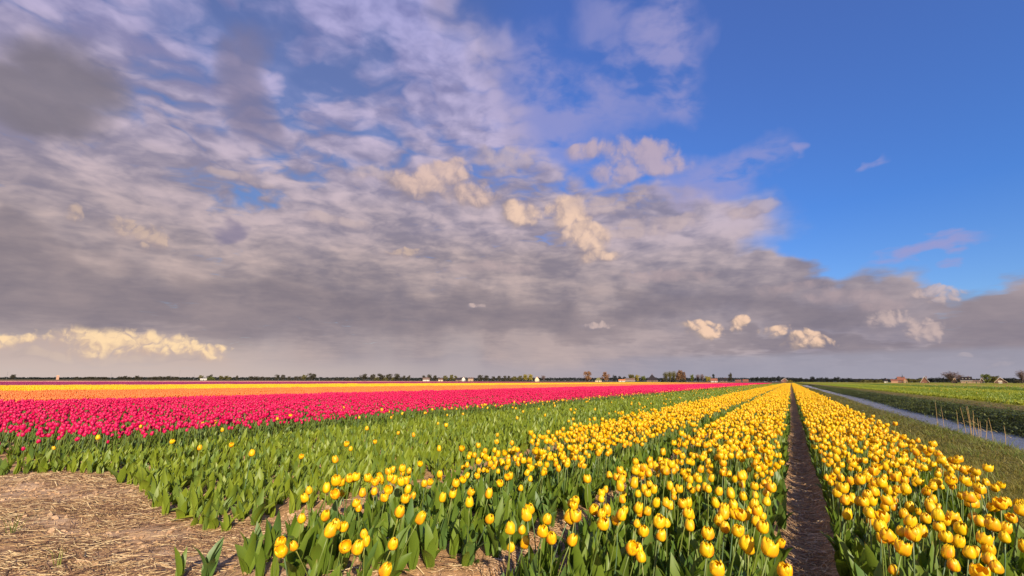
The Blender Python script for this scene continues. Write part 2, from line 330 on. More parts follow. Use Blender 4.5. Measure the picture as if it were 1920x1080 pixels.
M['track'] = soil_mat('dry track', (0.30, 0.20, 0.10), (0.22, 0.165, 0.065), (0.15, 0.12, 0.04), 3.0)
def ground_mat(name, a, bcol, c, s=0.5):
    m, t, b = mat(name)
    p = t.new('ShaderNodeNewGeometry').outputs['Position']
    n = t.noise(p, s, 5.0, 0.6); f = t.noise(p, 11.0, 5.0, 0.7)
    col = t.mix(t.smooth(n, 0.35, 0.65), L3(a), L3(bcol)); col = t.mix(t.smooth(f, 0.42, 0.7), col, L3(c))
    t.put(b.inputs['Base Color'], col); b.inputs['Roughness'].default_value = 0.95; b.inputs['Specular IOR Level'].default_value = 0.1
    bp = t.new('ShaderNodeBump'); bp.inputs['Strength'].default_value = 1.0; bp.inputs['Distance'].default_value = 0.06
    t.put(bp.inputs['Height'], f); t.l.new(bp.outputs[0], b.inputs['Normal']); return m
M['verge'] = ground_mat('verge turf', (0.115, 0.095, 0.022), (0.165, 0.125, 0.030), (0.20, 0.155, 0.045))
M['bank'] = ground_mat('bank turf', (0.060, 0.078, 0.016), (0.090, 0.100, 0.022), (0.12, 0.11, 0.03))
M['meadow'] = ground_mat('meadow', (0.22, 0.225, 0.022), (0.30, 0.27, 0.030), (0.21, 0.19, 0.035), 0.03)
M['far_field'] = ground_mat('far field', (0.15, 0.085, 0.06), (0.10, 0.10, 0.03), (0.14, 0.10, 0.05), 0.01)
m, t, b = mat('ditch water')
p = t.new('ShaderNodeNewGeometry').outputs['Position']
b.inputs['Base Color'].default_value = (0.21, 0.205, 0.235, 1); b.inputs['Roughness'].default_value = 0.12; b.inputs['IOR'].default_value = 1.33
rip = t.add(t.noise(t.mapping(p, rot=(0, 0, 0.5), scale=(5, 1.6, 1)), 2.0, 3.0, 0.6), t.mul(t.noise(p, 16.0, 2.0, 0.5), 0.25))
bp = t.new('ShaderNodeBump'); bp.inputs['Strength'].default_value = 0.6; bp.inputs['Distance'].default_value = 0.09
t.put(bp.inputs['Height'], rip); t.l.new(bp.outputs[0], b.inputs['Normal']); M['water'] = m
def plain(name, col, rough=0.8, var=0.25, scale=2.0):
    m, t, b = mat(name)
    n = t.noise(t.new('ShaderNodeTexCoord').outputs['Object'], scale, 4.0, 0.6)
    t.put(b.inputs['Base Color'], t.mix(n, L3([c*(1-var) for c in col]), L3([min(1, c*(1+var)) for c in col]))); b.inputs['Roughness'].default_value = rough; b.inputs['Specular IOR Level'].default_value = 0.15 if rough > 0.5 else 0.5
    return m
def straw_mat(name, stops):
    m, t, b = mat(name)
    a = t.new('ShaderNodeAttribute', attribute_name='tone').outputs['Fac']
    t.put(b.inputs['Base Color'], t.ramp(a, stops)); b.inputs['Roughness'].default_value = 0.6; return m
M['straw'] = straw_mat('straw', [(0, (0.10, 0.05, 0.025, 1)), (0.4, (0.26, 0.14, 0.065, 1)), (0.75, (0.50, 0.32, 0.14, 1)), (1, (0.78, 0.60, 0.32, 1))])
M['straw_dark'] = straw_mat('weathered straw', [(0, (0.16, 0.09, 0.04, 1)), (0.5, (0.44, 0.27, 0.13, 1)), (0.85, (0.66, 0.44, 0.23, 1)), (1, (0.78, 0.58, 0.34, 1))])
M['reed'] = plain('dry reed', (0.45, 0.30, 0.13)); M['reed_leaf'] = plain('dry reed leaf', (0.42, 0.32, 0.15))
M['white'] = plain('white paint', (0.62, 0.57, 0.50), var=0.1); M['cream'] = plain('cream render', (0.72, 0.56, 0.38), var=0.1)
M['brick'] = plain('red brick', (0.22, 0.10, 0.07)); M['darkbrick'] = plain('brown brick', (0.17, 0.10, 0.075)); M['tan'] = plain('tan brick', (0.42, 0.28, 0.17))
M['roof_dark'] = plain('dark roof tile', (0.030, 0.024, 0.027)); M['roof_red'] = plain('red roof tile', (0.26, 0.105, 0.07)); M['roof_orange'] = plain('orange roof tile', (0.55, 0.20, 0.08))
M['roof_brown'] = plain('brown roof tile', (0.17, 0.11, 0.09)); M['thatch'] = plain('mossy thatch', (0.16, 0.15, 0.06))
M['pane'] = plain('window glass', (0.03, 0.035, 0.045), 0.12); M['steel'] = plain('galvanised steel', (0.24, 0.24, 0.26), 0.5); M['slate'] = plain('slate', (0.07, 0.075, 0.09))
M['salmon'] = plain('salmon cladding', (0.50, 0.28, 0.19)); M['door'] = plain('door paint', (0.06, 0.10, 0.07))
M['bark'] = plain('bark', (0.10, 0.07, 0.05))
for k, c in dict(crown_dark=(0.062, 0.055, 0.035), crown_olive=(0.13, 0.115, 0.035), crown_green=(0.12, 0.14, 0.028), crown_yellow=(0.30, 0.24, 0.04),
                 crown_rust=(0.19, 0.105, 0.055), crown_copper=(0.27, 0.14, 0.07), crown_bare=(0.17, 0.12, 0.115), crown_blue=(0.028, 0.033, 0.032)).items():
    M[k] = plain(k.replace('_', ' '), c, 0.9, 0.35, 0.6)

# ---------------------------------------------------------------- mesh builder
class MB:
    def __init__(s): s.v = []; s.f = []; s.m = []; s.uv = []; s.n = 0
    def add(s, V, F, mi=0, UV=None):
        V = np.asarray(V, float)
        for f in F: s.f.append([i+s.n for i in f])
        s.m += [mi]*len(F); s.v.append(V); s.n += len(V)
        s.uv.append(np.zeros((len(V), 2)) if UV is None else np.asarray(UV, float)); return s
    def grid(s, V, nu, nv, mi=0, UV=None):
        return s.add(V, [[j*nu+i, j*nu+i+1, (j+1)*nu+i+1, (j+1)*nu+i] for j in range(nv-1) for i in range(nu-1)], mi, UV)
    def box(s, x0, x1, y0, y1, z0, z1, mi=0):
        V = [(x, y, z) for z in (z0, z1) for y in (y0, y1) for x in (x0, x1)]
        return s.add(V, [[0, 2, 3, 1], [4, 5, 7, 6], [0, 1, 5, 4], [2, 6, 7, 3], [0, 4, 6, 2], [1, 3, 7, 5]], mi)
    def tube(s, pts, rad, n=5, mi=0, cap=True):
        pts = [Vector(p) for p in pts]; V = []; UV = []
        for i, p in enumerate(pts):
            d = (pts[min(i+1, len(pts)-1)]-pts[max(i-1, 0)]).normalized()
            a = d.orthogonal().normalized() if abs(d.z) < 0.9 else Vector((1, 0, 0)).cross(d).normalized(); bb = d.cross(a)
            for k in range(n):
                th = 2*math.pi*k/n; V.append(p+(a*math.cos(th)+bb*math.sin(th))*rad[i]); UV.append((k/n, i/(len(pts)-1)))
        F = [[j*n+i, j*n+(i+1) % n, (j+1)*n+(i+1) % n, (j+1)*n+i] for j in range(len(pts)-1) for i in range(n)]
        if cap: F.append([(len(pts)-1)*n+i for i in range(n)])
        return s.add([tuple(v) for v in V], F, mi, UV)
    def join(s, o, mtx=None, mi=None):
        V = np.concatenate(o.v)
        if mtx is not None:
            A = np.array(mtx); V = V@A[:3, :3].T+A[:3, 3]
        base = s.n; s.v.append(V); s.uv += o.uv; s.n += len(V)
        s.f += [[i+base for i in f] for f in o.f]; s.m += o.m if mi is None else [mi]*len(o.f); return s
    def mesh(s, name, mats, smooth=True):
        me = bpy.data.meshes.new(name); V = np.concatenate(s.v)
        me.from_pydata(V.tolist(), [], s.f)
        for m in mats: me.materials.append(m)
        me.polygons.foreach_set('material_index', s.m)
        if smooth: me.polygons.foreach_set('use_smooth', [True]*len(s.f))
        ul = me.uv_layers.new(name='UVMap'); li = np.empty(len(me.loops), np.int32); me.loops.foreach_get('vertex_index', li)
        ul.data.foreach_set('uv', np.concatenate(s.uv)[li].ravel()); me.update(); return me

# smooth value noise for relief
_tab = np.random.default_rng(3).random((256, 256))
def vnoise(x, y):
    xi = np.floor(x).astype(int); yi = np.floor(y).astype(int); fx = x-xi; fy = y-yi
    fx = fx*fx*(3-2*fx); fy = fy*fy*(3-2*fy); g = lambda i, j: _tab[i & 255, j & 255]
    return (g(xi, yi)*(1-fx)+g(xi+1, yi)*fx)*(1-fy)+(g(xi, yi+1)*(1-fx)+g(xi+1, yi+1)*fx)*fy
def fbm(x, y, o=4):
    r = 0; a = 0.5
    for k in range(o): r = r+a*vnoise(x*2**k+17.3*k, y*2**k+5.1*k); a *= 0.5
    return r

# ---------------------------------------------------------------- the lie of the land
FURROWS = [(-0.015, 0.17), (-1.70, 0.16), (-3.72, 0.24), (-5.55, 0.13), (-7.75, 0.20), (-12.6, 0.22)]     # centre, half width
PX = [-4000, 1.40, 2.2, 4.3, 5.0, 5.35, 5.8, 7.2, 7.6, 8.9, 9.2, 10.4, 10.7, 4000]
PZ = [0, 0, -0.10, -0.50, -0.72, -0.82, -1.05, -1.05, -0.80, -0.10, -0.02, -0.03, 0.0, 0.0]
def wob(y): return 0.25*np.sin(np.asarray(y)*0.11)+0.12*np.sin(np.asarray(y)*0.37+1)
def gz(x, y):
    x = np.asarray(x, float); y = np.asarray(y, float)
    on = ((x > 3.2) & (x < 9.0)).astype(float)
    z = np.interp(x-on*wob(y)*np.clip((x-3.2)/2, 0, 1)*np.clip((9.0-x)/1.2, 0, 1), PX, PZ)
    for c, w in FURROWS:
        z = z-0.07*np.exp(-((x-c)/(w*0.9))**4)*np.clip((y-1.6)/0.8, 0, 1)
    near = np.clip((22-np.hypot(x, y))/12, 0, 1)*(x < 1.5)
    z = z+near*(0.07*(fbm(x*1.7, y*1.7, 3)-0.45)+0.055*(fbm(x*7, y*7, 3)-0.45))
    z = z+((x > 1.5) & (x < 9.2))*np.clip((60-np.hypot(x, y))/30, 0, 1)*0.10*(fbm(x*1.3, y*1.3, 3)-0.45)
    return z
def axis(segs):
    out = []
    for a, b, st in segs: out += list(np.arange(a, b, st))
    return np.array(out+[segs[-1][1]])
gx = np.unique(np.round(np.concatenate([[-4000, -2500, -1500, -900, -600, -400, -300, -210, -150, -90, -60, -48, -40, -26, -20, -16, -14], axis([(-13, -9.2, 0.2), (-9.2, 1.6, 0.06)]), axis([(1.6, 11, 0.15)]), [12.5, 15, 20, 30, 60, 120, 250, 450, 800, 1400, 2500, 4000]]), 3))
gy = np.unique(np.round(np.concatenate([[-60, -20, -6, -2, 0], axis([(0.5, 8, 0.06), (8, 20, 0.2), (20, 60, 1.0), (60, 310, 8)]), [340, 400, 500, 700, 1000, 1500, 2500, 4000]]), 3))
X, Y = np.meshgrid(gx, gy); Z = gz(X, Y)
nx, ny = len(gx), len(gy)
me = bpy.data.meshes.new('ground'); V = np.stack([X, Y, Z], -1).reshape(-1, 3)
I = np.arange(nx*ny).reshape(ny, nx); F = np.stack([I[:-1, :-1], I[:-1, 1:], I[1:, 1:], I[1:, :-1]], -1).reshape(-1, 4)
me.vertices.add(len(V)); me.vertices.foreach_set('co', V.ravel()); me.loops.add(F.size); me.loops.foreach_set('vertex_index', F.ravel())
me.polygons.add(len(F)); me.polygons.foreach_set('loop_start', np.arange(0, F.size, 4)); me.polygons.foreach_set('loop_total', np.full(len(F), 4))
cx = ((gx[:-1]+gx[1:])/2)[None, :]+0*gy[:-1, None]; cy = ((gy[:-1]+gy[1:])/2)[:, None]+0*gx[None, :-1]
mi = np.zeros(cx.shape, int)                                       # 0 sandy, 1 bed soil, 2 verge, 3 bank, 4 track, 5 meadow, 6 far field
bedfront = np.interp(cx, [-13, -9, -8.3, -7.4, -5.5, -4.05, -3.4, -2.0, -1.5, 1.4], [1.8, 1.9, 2.4, 2.5, 2.3, 2.2, 1.9, 2.1, 2.6, 2.6])
mi[(cx < 1.4) & (cy > bedfront+0.25)] = 1; mi[(cx < -8.9) & (cx > -210) & (cy > 1.8)] = 1
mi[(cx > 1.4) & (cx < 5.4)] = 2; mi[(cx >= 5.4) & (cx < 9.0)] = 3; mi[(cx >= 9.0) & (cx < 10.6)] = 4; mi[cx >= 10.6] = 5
mi[(cx <= -210)] = 6; mi[(cy > 305) & (cx < 1.4)] = 6; mi[(cy > 305) & (cx > 1.4)] = 5; mi[(cy < 1.5) & (cx < 1.4)] = 0
for k in ('soil', 'bed_soil', 'verge', 'bank', 'track', 'meadow', 'far_field'): me.materials.append(M[k])
me.polygons.foreach_set('material_index', mi.ravel()); me.polygons.foreach_set('use_smooth', np.ones(len(F), bool)); me.update(calc_edges=True)
tag(link('ground', me), kind='structure')
wy = axis([(-30, 320, 5)]); Vw = [(x, y, -0.74) for y in wy for x in (5.0, 8.4)]
tag(link('water', MB().grid(Vw, 2, len(wy)).mesh('water', [M['water']])), kind='structure')

# ---------------------------------------------------------------- scatter: points that carry copies of a few plants
def euler_of(lean_dir, lean, spin):
    """Euler angles of a plant turned by spin and then leant by lean towards lean_dir (arrays)"""
    ax, ay = -np.sin(lean_dir), np.cos(lean_dir); c, s = np.cos(lean), np.sin(lean); C1 = 1-c
    R = np.empty((len(c), 3, 3))
    R[:, 0, 0] = c+ax*ax*C1; R[:, 0, 1] = ax*ay*C1; R[:, 0, 2] = ay*s
    R[:, 1, 0] = ax*ay*C1; R[:, 1, 1] = c+ay*ay*C1; R[:, 1, 2] = -ax*s
    R[:, 2, 0] = -ay*s; R[:, 2, 1] = ax*s; R[:, 2, 2] = c
    S = np.zeros_like(R); S[:, 0, 0] = np.cos(spin); S[:, 0, 1] = -np.sin(spin); S[:, 1, 0] = np.sin(spin); S[:, 1, 1] = np.cos(spin); S[:, 2, 2] = 1
    R = R@S
    return np.stack([np.arctan2(R[:, 2, 1], R[:, 2, 2]), np.arcsin(np.clip(-R[:, 2, 0], -1, 1)), np.arctan2(R[:, 1, 0], R[:, 0, 0])], -1)
def kinds(name, meshes):
    col = bpy.data.collections.new(name)                            # not linked to the scene: only the copies stand in it
    for k, me in enumerate(meshes): col.objects.link(bpy.data.objects.new(f'{name}_{k:02d}', me))
    return col
def scatter(name, P, E, S, pick, col, label):
    me = bpy.data.meshes.new(name); me.vertices.add(len(P)); me.vertices.foreach_set('co', np.ascontiguousarray(P, np.float32).ravel())
    a = me.attributes.new('turn', 'FLOAT_VECTOR', 'POINT'); a.data.foreach_set('vector', np.ascontiguousarray(E, np.float32).ravel())
    S = np.asarray(S, np.float32); S = np.repeat(S[:, None], 3, 1) if S.ndim == 1 else S
    a = me.attributes.new('size', 'FLOAT_VECTOR', 'POINT'); a.data.foreach_set('vector', np.ascontiguousarray(S).ravel())
    a = me.attributes.new('pick', 'INT', 'POINT'); a.data.foreach_set('value', np.asarray(pick, np.int32))
    o = link(name, me); tag(o, label=label, kind='stuff')
    ng = bpy.data.node_groups.new(name, 'GeometryNodeTree')
    ng.interface.new_socket('Geometry', in_out='INPUT', socket_type='NodeSocketGeometry'); ng.interface.new_socket('Geometry', in_out='OUTPUT', socket_type='NodeSocketGeometry')
    n = ng.nodes; gi = n.new('NodeGroupInput'); go = n.new('NodeGroupOutput'); iop = n.new('GeometryNodeInstanceOnPoints'); ci = n.new('GeometryNodeCollectionInfo')
    ci.inputs['Collection'].default_value = col; ci.inputs['Separate Children'].default_value = True; ci.inputs['Reset Children'].default_value = True
    def attr(nm, ty):
        x = n.new('GeometryNodeInputNamedAttribute'); x.data_type = ty; x.inputs['Name'].default_value = nm; return x.outputs['Attribute']
    e2r = n.new('FunctionNodeEulerToRotation'); ln = ng.links.new
    ln(gi.outputs[0], iop.inputs['Points']); ln(ci.outputs[0], iop.inputs['Instance']); iop.inputs['Pick Instance'].default_value = True
    ln(attr('pick', 'INT'), iop.inputs['Instance Index']); ln(attr('turn', 'FLOAT_VECTOR'), e2r.inputs[0]); ln(e2r.outputs[0], iop.inputs['Rotation'])
    ln(attr('size', 'FLOAT_VECTOR'), iop.inputs['Scale']); ln(iop.outputs[0], go.inputs[0])
    md = o.modifiers.new('copies', 'NODES'); md.node_group = ng; return o
def jitter(x0, x1, y0, y1, dx, dy, j=0.5):
    xs = np.arange(x0+dx/2, x1, dx); ys = np.arange(y0+dy/2, y1, dy); X, Y = np.meshgrid(xs, ys); X = X.ravel(); Y = Y.ravel()
    return X+(rng.random(len(X))-0.5)*2*j*dx, Y+(rng.random(len(Y))-0.5)*2*j*dy
AZ_C = math.atan2(F0.x, F0.y)
def seen(x, y, deg=58.0):
    a = np.arctan2(x, y)-AZ_C; return np.abs((a+np.pi) % (2*np.pi)-np.pi) < math.radians(deg)
# ---------------------------------------------------------------- tulips
PV = np.array([0, .12, .3, .5, .7, .87, 1.0]); PR = np.array([.22, .62, .95, 1.0, .93, .74, .5]); PZ_ = np.array([0, .045, .22, .45, .68, .88, 1.0]); PL = np.array([.35, .68, .98, 1.05, .92, .55, .05])
def petal_grid(nu, nv, H=0.078, R=0.031, open_=0.0, inner=False, wave=0.0, seed=0):
    r = random.Random(seed); V = []; UV = []; h = H*(1.0 if inner else 0.97)*(1+r.uniform(-.04, .04))
    for j in range(nv):
        v = j/(nv-1); rr = R*np.interp(v, PV, PR)*(0.95 if inner else 1.03)+open_*R*v**2.2; z = h*np.interp(v, PV, PZ_); L = R*1.12*np.interp(v, PV, PL)
        for i in range(nu):
            u = 2*i/(nu-1)-1; th = max(-1.25, min(1.25, L*u/max(rr, 1e-4))); q = rr*(1-0.05*u*u)+wave*R*0.10*math.sin(3*u+5*v+seed)
            V.append((q*math.cos(th), q*math.sin(th), z-0.010*abs(u)**2*v)); UV.append(((u+1)/2, v))
    return V, UV
def petal_mb(nu, nv, **k):
    V, UV = petal_grid(nu, nv, **k); return MB().grid(V, nu, nv, 0, UV)
OPEN = [(-0.20, 0.071, 0.0290), (-0.08, 0.074, 0.0295), (0.06, 0.069, 0.0315), (-0.16, 0.078, 0.0280), (0.34, 0.070, 0.0300), (-0.28, 0.065, 0.0275)]
def bloom_mb(kind, nu=3, nv=5):
    o, H, R = OPEN[kind]; mb = MB()
    for k in range(6):
        mb.join(petal_mb(nu, nv, H=H, R=R, open_=o+(0.05 if k % 2 else 0), inner=k >= 3, seed=k+7*kind), Matrix.Rotation(math.radians(120*(k % 3)+(60 if k >= 3 else 0)), 4, 'Z'))
    return mb
def leaf_mb(L, W, a0, a1, nu=5, nv=8, fold=0.35, twist=0.0, base=0.0):
    V = []; UV = []; p = np.array([0.004, 0, base]); ds = L/(nv-1)
    for j in range(nv):
        s = j/(nv-1); al = a0+(a1-a0)*s**1.6; d = np.array([math.sin(al), 0, math.cos(al)]); nrm = np.array([-math.cos(al), 0, math.sin(al)])
        w = W*(math.sin(math.pi*min(1, (0.10+0.90*s))**0.80)**0.85)*(1 if s < 1 else 0.02); tw = twist*s; fo = fold*(1-0.5*s)
        for i in range(nu):
            u = 2*i/(nu-1)-1; side = np.array([0, math.cos(tw), 0])+nrm*math.sin(tw); V.append(tuple(p+side*w*u*math.cos(fo*abs(u))+nrm*w*abs(u)*math.sin(fo)*1.0)); UV.append(((u+1)/2, s))
        p = p+d*ds
    return MB().grid(V, nu, nv, 0, UV)
def stem_pts(h, bend, n=5):
    return [(bend*(k/(n-1))**2, 0, h*k/(n-1)) for k in range(n)]
STEM = [(0.43, 0.02), (0.40, 0.045), (0.46, 0.01), (0.37, 0.03), (0.44, 0.06), (0.41, -0.02)]
def bloom_pose(k):
    h, b = STEM[k]; al = math.atan2(2*b, h)*1.5; return Matrix.Translation((b, 0, h-0.003)) @ Matrix.Rotation(al, 4, 'Y')
LEAF = [(0.26, 0.037, 0.10, 0.60), (0.23, 0.043, 0.24, 1.05), (0.28, 0.033, 0.06, 0.45), (0.20, 0.045, 0.32, 1.35), (0.25, 0.029, 0.18, 0.95), (0.17, 0.040, 0.38, 0.9)]
def leaf_var(k, nu=5, nv=8): return leaf_mb(*LEAF[k], nu=nu, nv=nv, fold=0.30+0.06*(k % 3), twist=(-0.5, 0.3, 0.7, -0.2, 0.4, 0.1)[k])
def leaf_set(k):                                                    # which leaves a plant carries, and which way
    r = random.Random(40+k); n = 3 if k % 2 else 2; a = r.random()*6.28
    return [(r.randrange(6), a+j*2.4+r.uniform(-.4, .4), r.uniform(.8, 1.05)) for j in range(n)]
def tulip_mesh(name, k, pm, low=True, leafm='leaf'):
    mb = MB(); h, b = STEM[k]
    mb.join(MB().tube(stem_pts(h, b, 4), [0.0042, 0.004, 0.0036, 0.0034], 3 if low else 4), mi=1)
    mb.join(bloom_mb(k, 3, 4 if low else 5), bloom_pose(k), mi=0)
    for lv, a, s in leaf_set(k): mb.join(leaf_var(lv, 3, 5), Matrix.Rotation(a, 4, 'Z') @ Matrix.Scale(s, 4), mi=2)
    return mb.mesh(name, [M[pm], M['stem'], M[leafm]])
def plant_leaves(k):
    r = random.Random(90+k); n = 3+k % 2; a = r.random()*6.28
    return [(r.randrange(6), a+j*6.28/n+r.uniform(-.5, .5), r.uniform(.80, 1.1)) for j in range(n)]
def plant_mesh(name, k, nv=5, m='leaf_light', stub=True):
    mb = MB()
    for lv, a, s in plant_leaves(k): mb.join(leaf_var(lv, 3, nv), Matrix.Rotation(a, 4, 'Z') @ Matrix.Scale(s, 4), mi=0)
    if stub: mb.join(MB().tube([(0, 0, 0), (0.004, 0, 0.09), (0.01, 0, 0.17)], [0.0045, 0.004, 0.004], 3), mi=1)
    return mb.mesh(name, [M[m], M['stem']])

# -- where they stand
def bed_points(x0, x1, yf, y1, dx, dy, front=0.0):
    x, y = jitter(x0, x1, yf if not callable(yf) else 1.0, y1, dx, dy)
    ok = (x > x0-0.05) & (x < x1+0.05)
    if callable(yf): ok &= y > yf(x)
    if front: ok &= rng.random(len(x)) < np.clip(0.30+(y-(yf(x) if callable(yf) else yf))/front, 0, 1)
    ok &= seen(x, y) & (np.hypot(x, y) > 1.0)
    return x[ok], y[ok]
def thin(x, y, r0, keep):
    d = np.hypot(x, y); ok = (d < r0) | (rng.random(len(x)) < keep); return x[ok], y[ok]
ybeds = [(-1.47, -0.22, lambda x: 2.55+0.25*np.sin(x*5), 9.0), (-3.42, -1.92, lambda x: 1.88+0.12*np.sin(x*6)+1.0*np.clip((x+2.9)/0.7, 0, 1), 15.0), (0.17, 1.38, lambda x: 2.85+0.1*np.sin(x*7), 8.0)]
yx, yy, yl, yd, ybed = [], [], [], [], []
for bi, (x0, x1, yf, lean) in enumerate(ybeds):
    x, y = bed_points(x0, x1, yf, 300, 0.122, 0.108, front=(2.6, 2.6, 2.2)[bi]); x, y = thin(x, y, 60, 0.7)
    ok = (y > yf(x)+(1.0, 1.25, 0.9)[bi]) | (rng.random(len(x)) < 0.42); x, y = x[ok], y[ok]
    if bi == 1:   # nothing in bloom at that bed's outer corner
        d_ = np.stack([x+0.1, y, np.full(len(x), 0.43-EYE)], -1); sx_ = 960+FPX*(d_@np.array(CR))/(d_@np.array(CF)); ok = (sx_ > 545) | (rng.random(len(x)) < 0.0); x, y = x[ok], y[ok]
    patchy = fbm(x*1.6+9, y*1.6, 2); ok = rng.random(len(x)) < np.clip(0.58+(patchy-0.28)*3.0+np.clip((y-6)/8, 0, .6), 0, 1); x, y = x[ok], y[ok]
    yx.append(x); yy.append(y); ybed.append(np.full(len(x), bi)); front_ = np.exp(-np.maximum(y-yf(x), 0)/1.3); yl.append(np.radians(lean)*(0.45+0.30*np.exp(-(y-yf(x))/5)+0.55*front_)+rng.normal(0, 0.06, len(x))); yd.append(-0.10-0.5*front_+rng.normal(0, 0.42, len(x)))
# the front rows, bloom by bloom
front_px = {1: [(530, 1002), (553, 1012), (558, 982), (566, 958), (584, 922), (600, 1005), (608, 950), (632, 980), (648, 975), (640, 992), (664, 1023), (702, 1050), (740, 970), (741, 996), (775, 961), (732, 932), (758, 935), (668, 935), (683, 927), (635, 925), (646, 930), (690, 977), (700, 979), (883, 946), (908, 946), (650, 890), (668, 895), (690, 898), (695, 880), (715, 887), (722, 870), (728, 868), (760, 875), (752, 868), (762, 902), (765, 905), (797, 900), (825, 920), (770, 890), (845, 905), (850, 912), (868, 908)],
  0: [(952, 980), (955, 1003), (976, 976), (985, 958), (1012, 945), (1002, 978), (1015, 970), (1018, 998), (1042, 982), (1046, 990), (1070, 990), (1125, 992), (1100, 945), (1155, 978), (1172, 980), (1160, 1020), (1185, 1020), (1208, 1022), (1208, 995), (1240, 998), (1325, 1013), (1322, 1043), (1340, 1067), (1355, 980), (1380, 998), (1385, 1036), (1437, 1035), (1432, 1003), (1412, 965), (1453, 972), (1470, 1065), (1422, 1062), (1352, 976), (1255, 965), (1282, 963), (1280, 945), (1305, 945), (1190, 935), (1188, 958), (1064, 920), (1076, 925), (1140, 908), (1250, 940), (1420, 995)],
  2: [(1578, 937), (1655, 995), (1672, 996), (1686, 986), (1713, 1025), (1700, 957), (1716, 994), (1757, 985), (1770, 996), (1762, 1013), (1775, 1004), (1805, 1018), (1822, 1012), (1845, 1035), (1875, 1050), (1825, 1070), (1893, 1000), (1790, 1040), (1640, 920), (1665, 935), (1600, 925), (1590, 932), (1612, 925), (1745, 935), (1770, 945)]}
for bi, pts in front_px.items():
    P_ = []
    for px, py in pts:
        d = ray(px, py); t_ = (0.43-EYE)/d.z; P_.append((d.x*t_, d.y*t_))
    P_ = np.array(P_); n_ = len(P_); lean = np.radians((15, 24, 10)[bi])*(1+0.25*rng.normal(0, 1, n_)); dr = -0.45+rng.normal(0, .3, n_); off = 0.42*np.sin(lean)
    yx.append(P_[:, 0]-off*np.cos(dr)); yy.append(P_[:, 1]-off*np.sin(dr)); yl.append(lean); yd.append(dr); ybed.append(np.full(n_, bi))
# lone yellow tulips among the topped plants
gyf = lambda x: np.interp(x, [-9, -8.3, -7.6, -7.4, -6.2, -5.4, -4.3, -4.0], [1.9, 2.5, 2.9, 2.65, 2.45, 2.25, 2.25, 2.5])
lone_px = [(463, 872), (555, 850), (376, 843), (432, 833), (309, 825), (183, 829), (112, 826), (258, 803), (417, 805), (686, 816), (705, 825), (744, 807), (778, 813), (832, 807), (823, 840), (929, 808), (640, 840), (662, 838), (640, 873), (520, 790), (386, 797), (402, 797), (538, 785), (464, 787), (636, 775), (644, 770), (672, 784), (714, 775), (735, 782), (765, 768), (817, 786), (903, 760), (970, 786), (872, 778)]
lx, ly = [], []
for px, py in lone_px:
    d = ray(px, py); t_ = (0.40-EYE)/d.z; lx.append(d.x*t_-0.03); ly.append(d.y*t_+0.01)
n_ = 620; ex = np.where(rng.random(n_) < 0.45, -8.6-np.abs(rng.normal(0, .35, n_)), -4.0-rng.random(n_)**1.6*5.0); ey = 9+rng.random(n_)**1.1*150; ok = seen(ex, ey); ex, ey = ex[ok], ey[ok]
lx = np.concatenate([lx, ex]); ly = np.concatenate([ly, ey])
yx.append(lx); yy.append(ly); ybed.append(np.full(len(lx), 3)); yl.append(np.abs(rng.normal(0.12, 0.06, len(lx)))); yd.append(rng.normal(-0.1, 0.5, len(lx)))
yx, yy, yl, yd, ybed = map(np.concatenate, (yx, yy, yl, yd, ybed))
yz = gz(yx, yy); ys = rng.normal(0.985, 0.085, len(yx)).clip(0.76, 1.18); spin = rng.random(len(yx))*2*np.pi; ypick = rng.integers(0, 6, len(yx)); yE = euler_of(yd, np.abs(yl), spin)
def on_screen(x, y, z):
    dx = np.stack([x, y, np.broadcast_to(np.asarray(z, float)-EYE, x.shape)], -1); f = dx@np.array(CF); return np.abs(dx@np.array(CR)/f*FPX) < 985, (540-dx@np.array(CU)/f*FPX), f
hit, py_, fd = on_screen(yx, yy, yz+0.44*ys)
show = hit & (fd > 0.3) & (py_ < 1095) & ~((ybed == 3) & (np.arange(len(yx)) >= len(yx)-len(ex)))
dist = np.where(ybed == 3, 0.1, np.hypot(yx, yy)); order = np.argsort(np.where(show, dist, 1e9)); ind = order[:300]
FLOWER_LEAN = 1
stem_me = [MB().tube(stem_pts(*STEM[k]), [0.0045, 0.0043, 0.004, 0.0037, 0.0035], 4).mesh('stem', [M['stem']]) for k in range(6)]
petal_me = {(k, i): petal_mb(5, 7, H=OPEN[k][1], R=OPEN[k][2], open_=OPEN[k][0]+(0.06 if i % 2 else 0), inner=i >= 3, wave=0.5, seed=i+7*k).mesh('petal', [M['yellow']]) for k in range(6) for i in range(6)}
bloom_me = [bloom_mb(k, 5, 7).mesh('bloom', [M['yellow']]) for k in range(6)]
leaf_me = [leaf_var(k).mesh('leaf', [M['leaf']]) for k in range(6)]
leafl_me = [leaf_var(k).mesh('leaf', [M['leaf_light']]) for k in range(6)]
def flower_thing(name, k, blooms, petals, leaves, leafmesh):
    """one tulip: an Empty at its foot, with stem, leaves and bloom (its petals one by one where they show)"""
    root = empty(name); link('stem', stem_me[k], root); bp_ = bloom_pose(k)
    if petals is not None:
        for i in range(6):
            p_ = link('petal', petals[(k, i)], root); p_.matrix_local = bp_ @ Matrix.Rotation(math.radians(120*(i % 3)+(60 if i >= 3 else 0)), 4, 'Z')
    else:
        p_ = link('bloom', blooms[k], root); p_.matrix_local = bp_
    for lv, a, s in leaves:
        o = link('leaf', leafmesh[lv], root); o.rotation_euler = (0, 0, a); o.scale = (s, s, s)
    return root
def copy_thing(src):
    r = src.copy(); C.objects.link(r)
    for ch in src.children:
        c = ch.copy(); C.objects.link(c); c.parent = r
    return r
def place(o, p, e, s): o.location = p; o.rotation_euler = e; o.scale = (s, s, s)
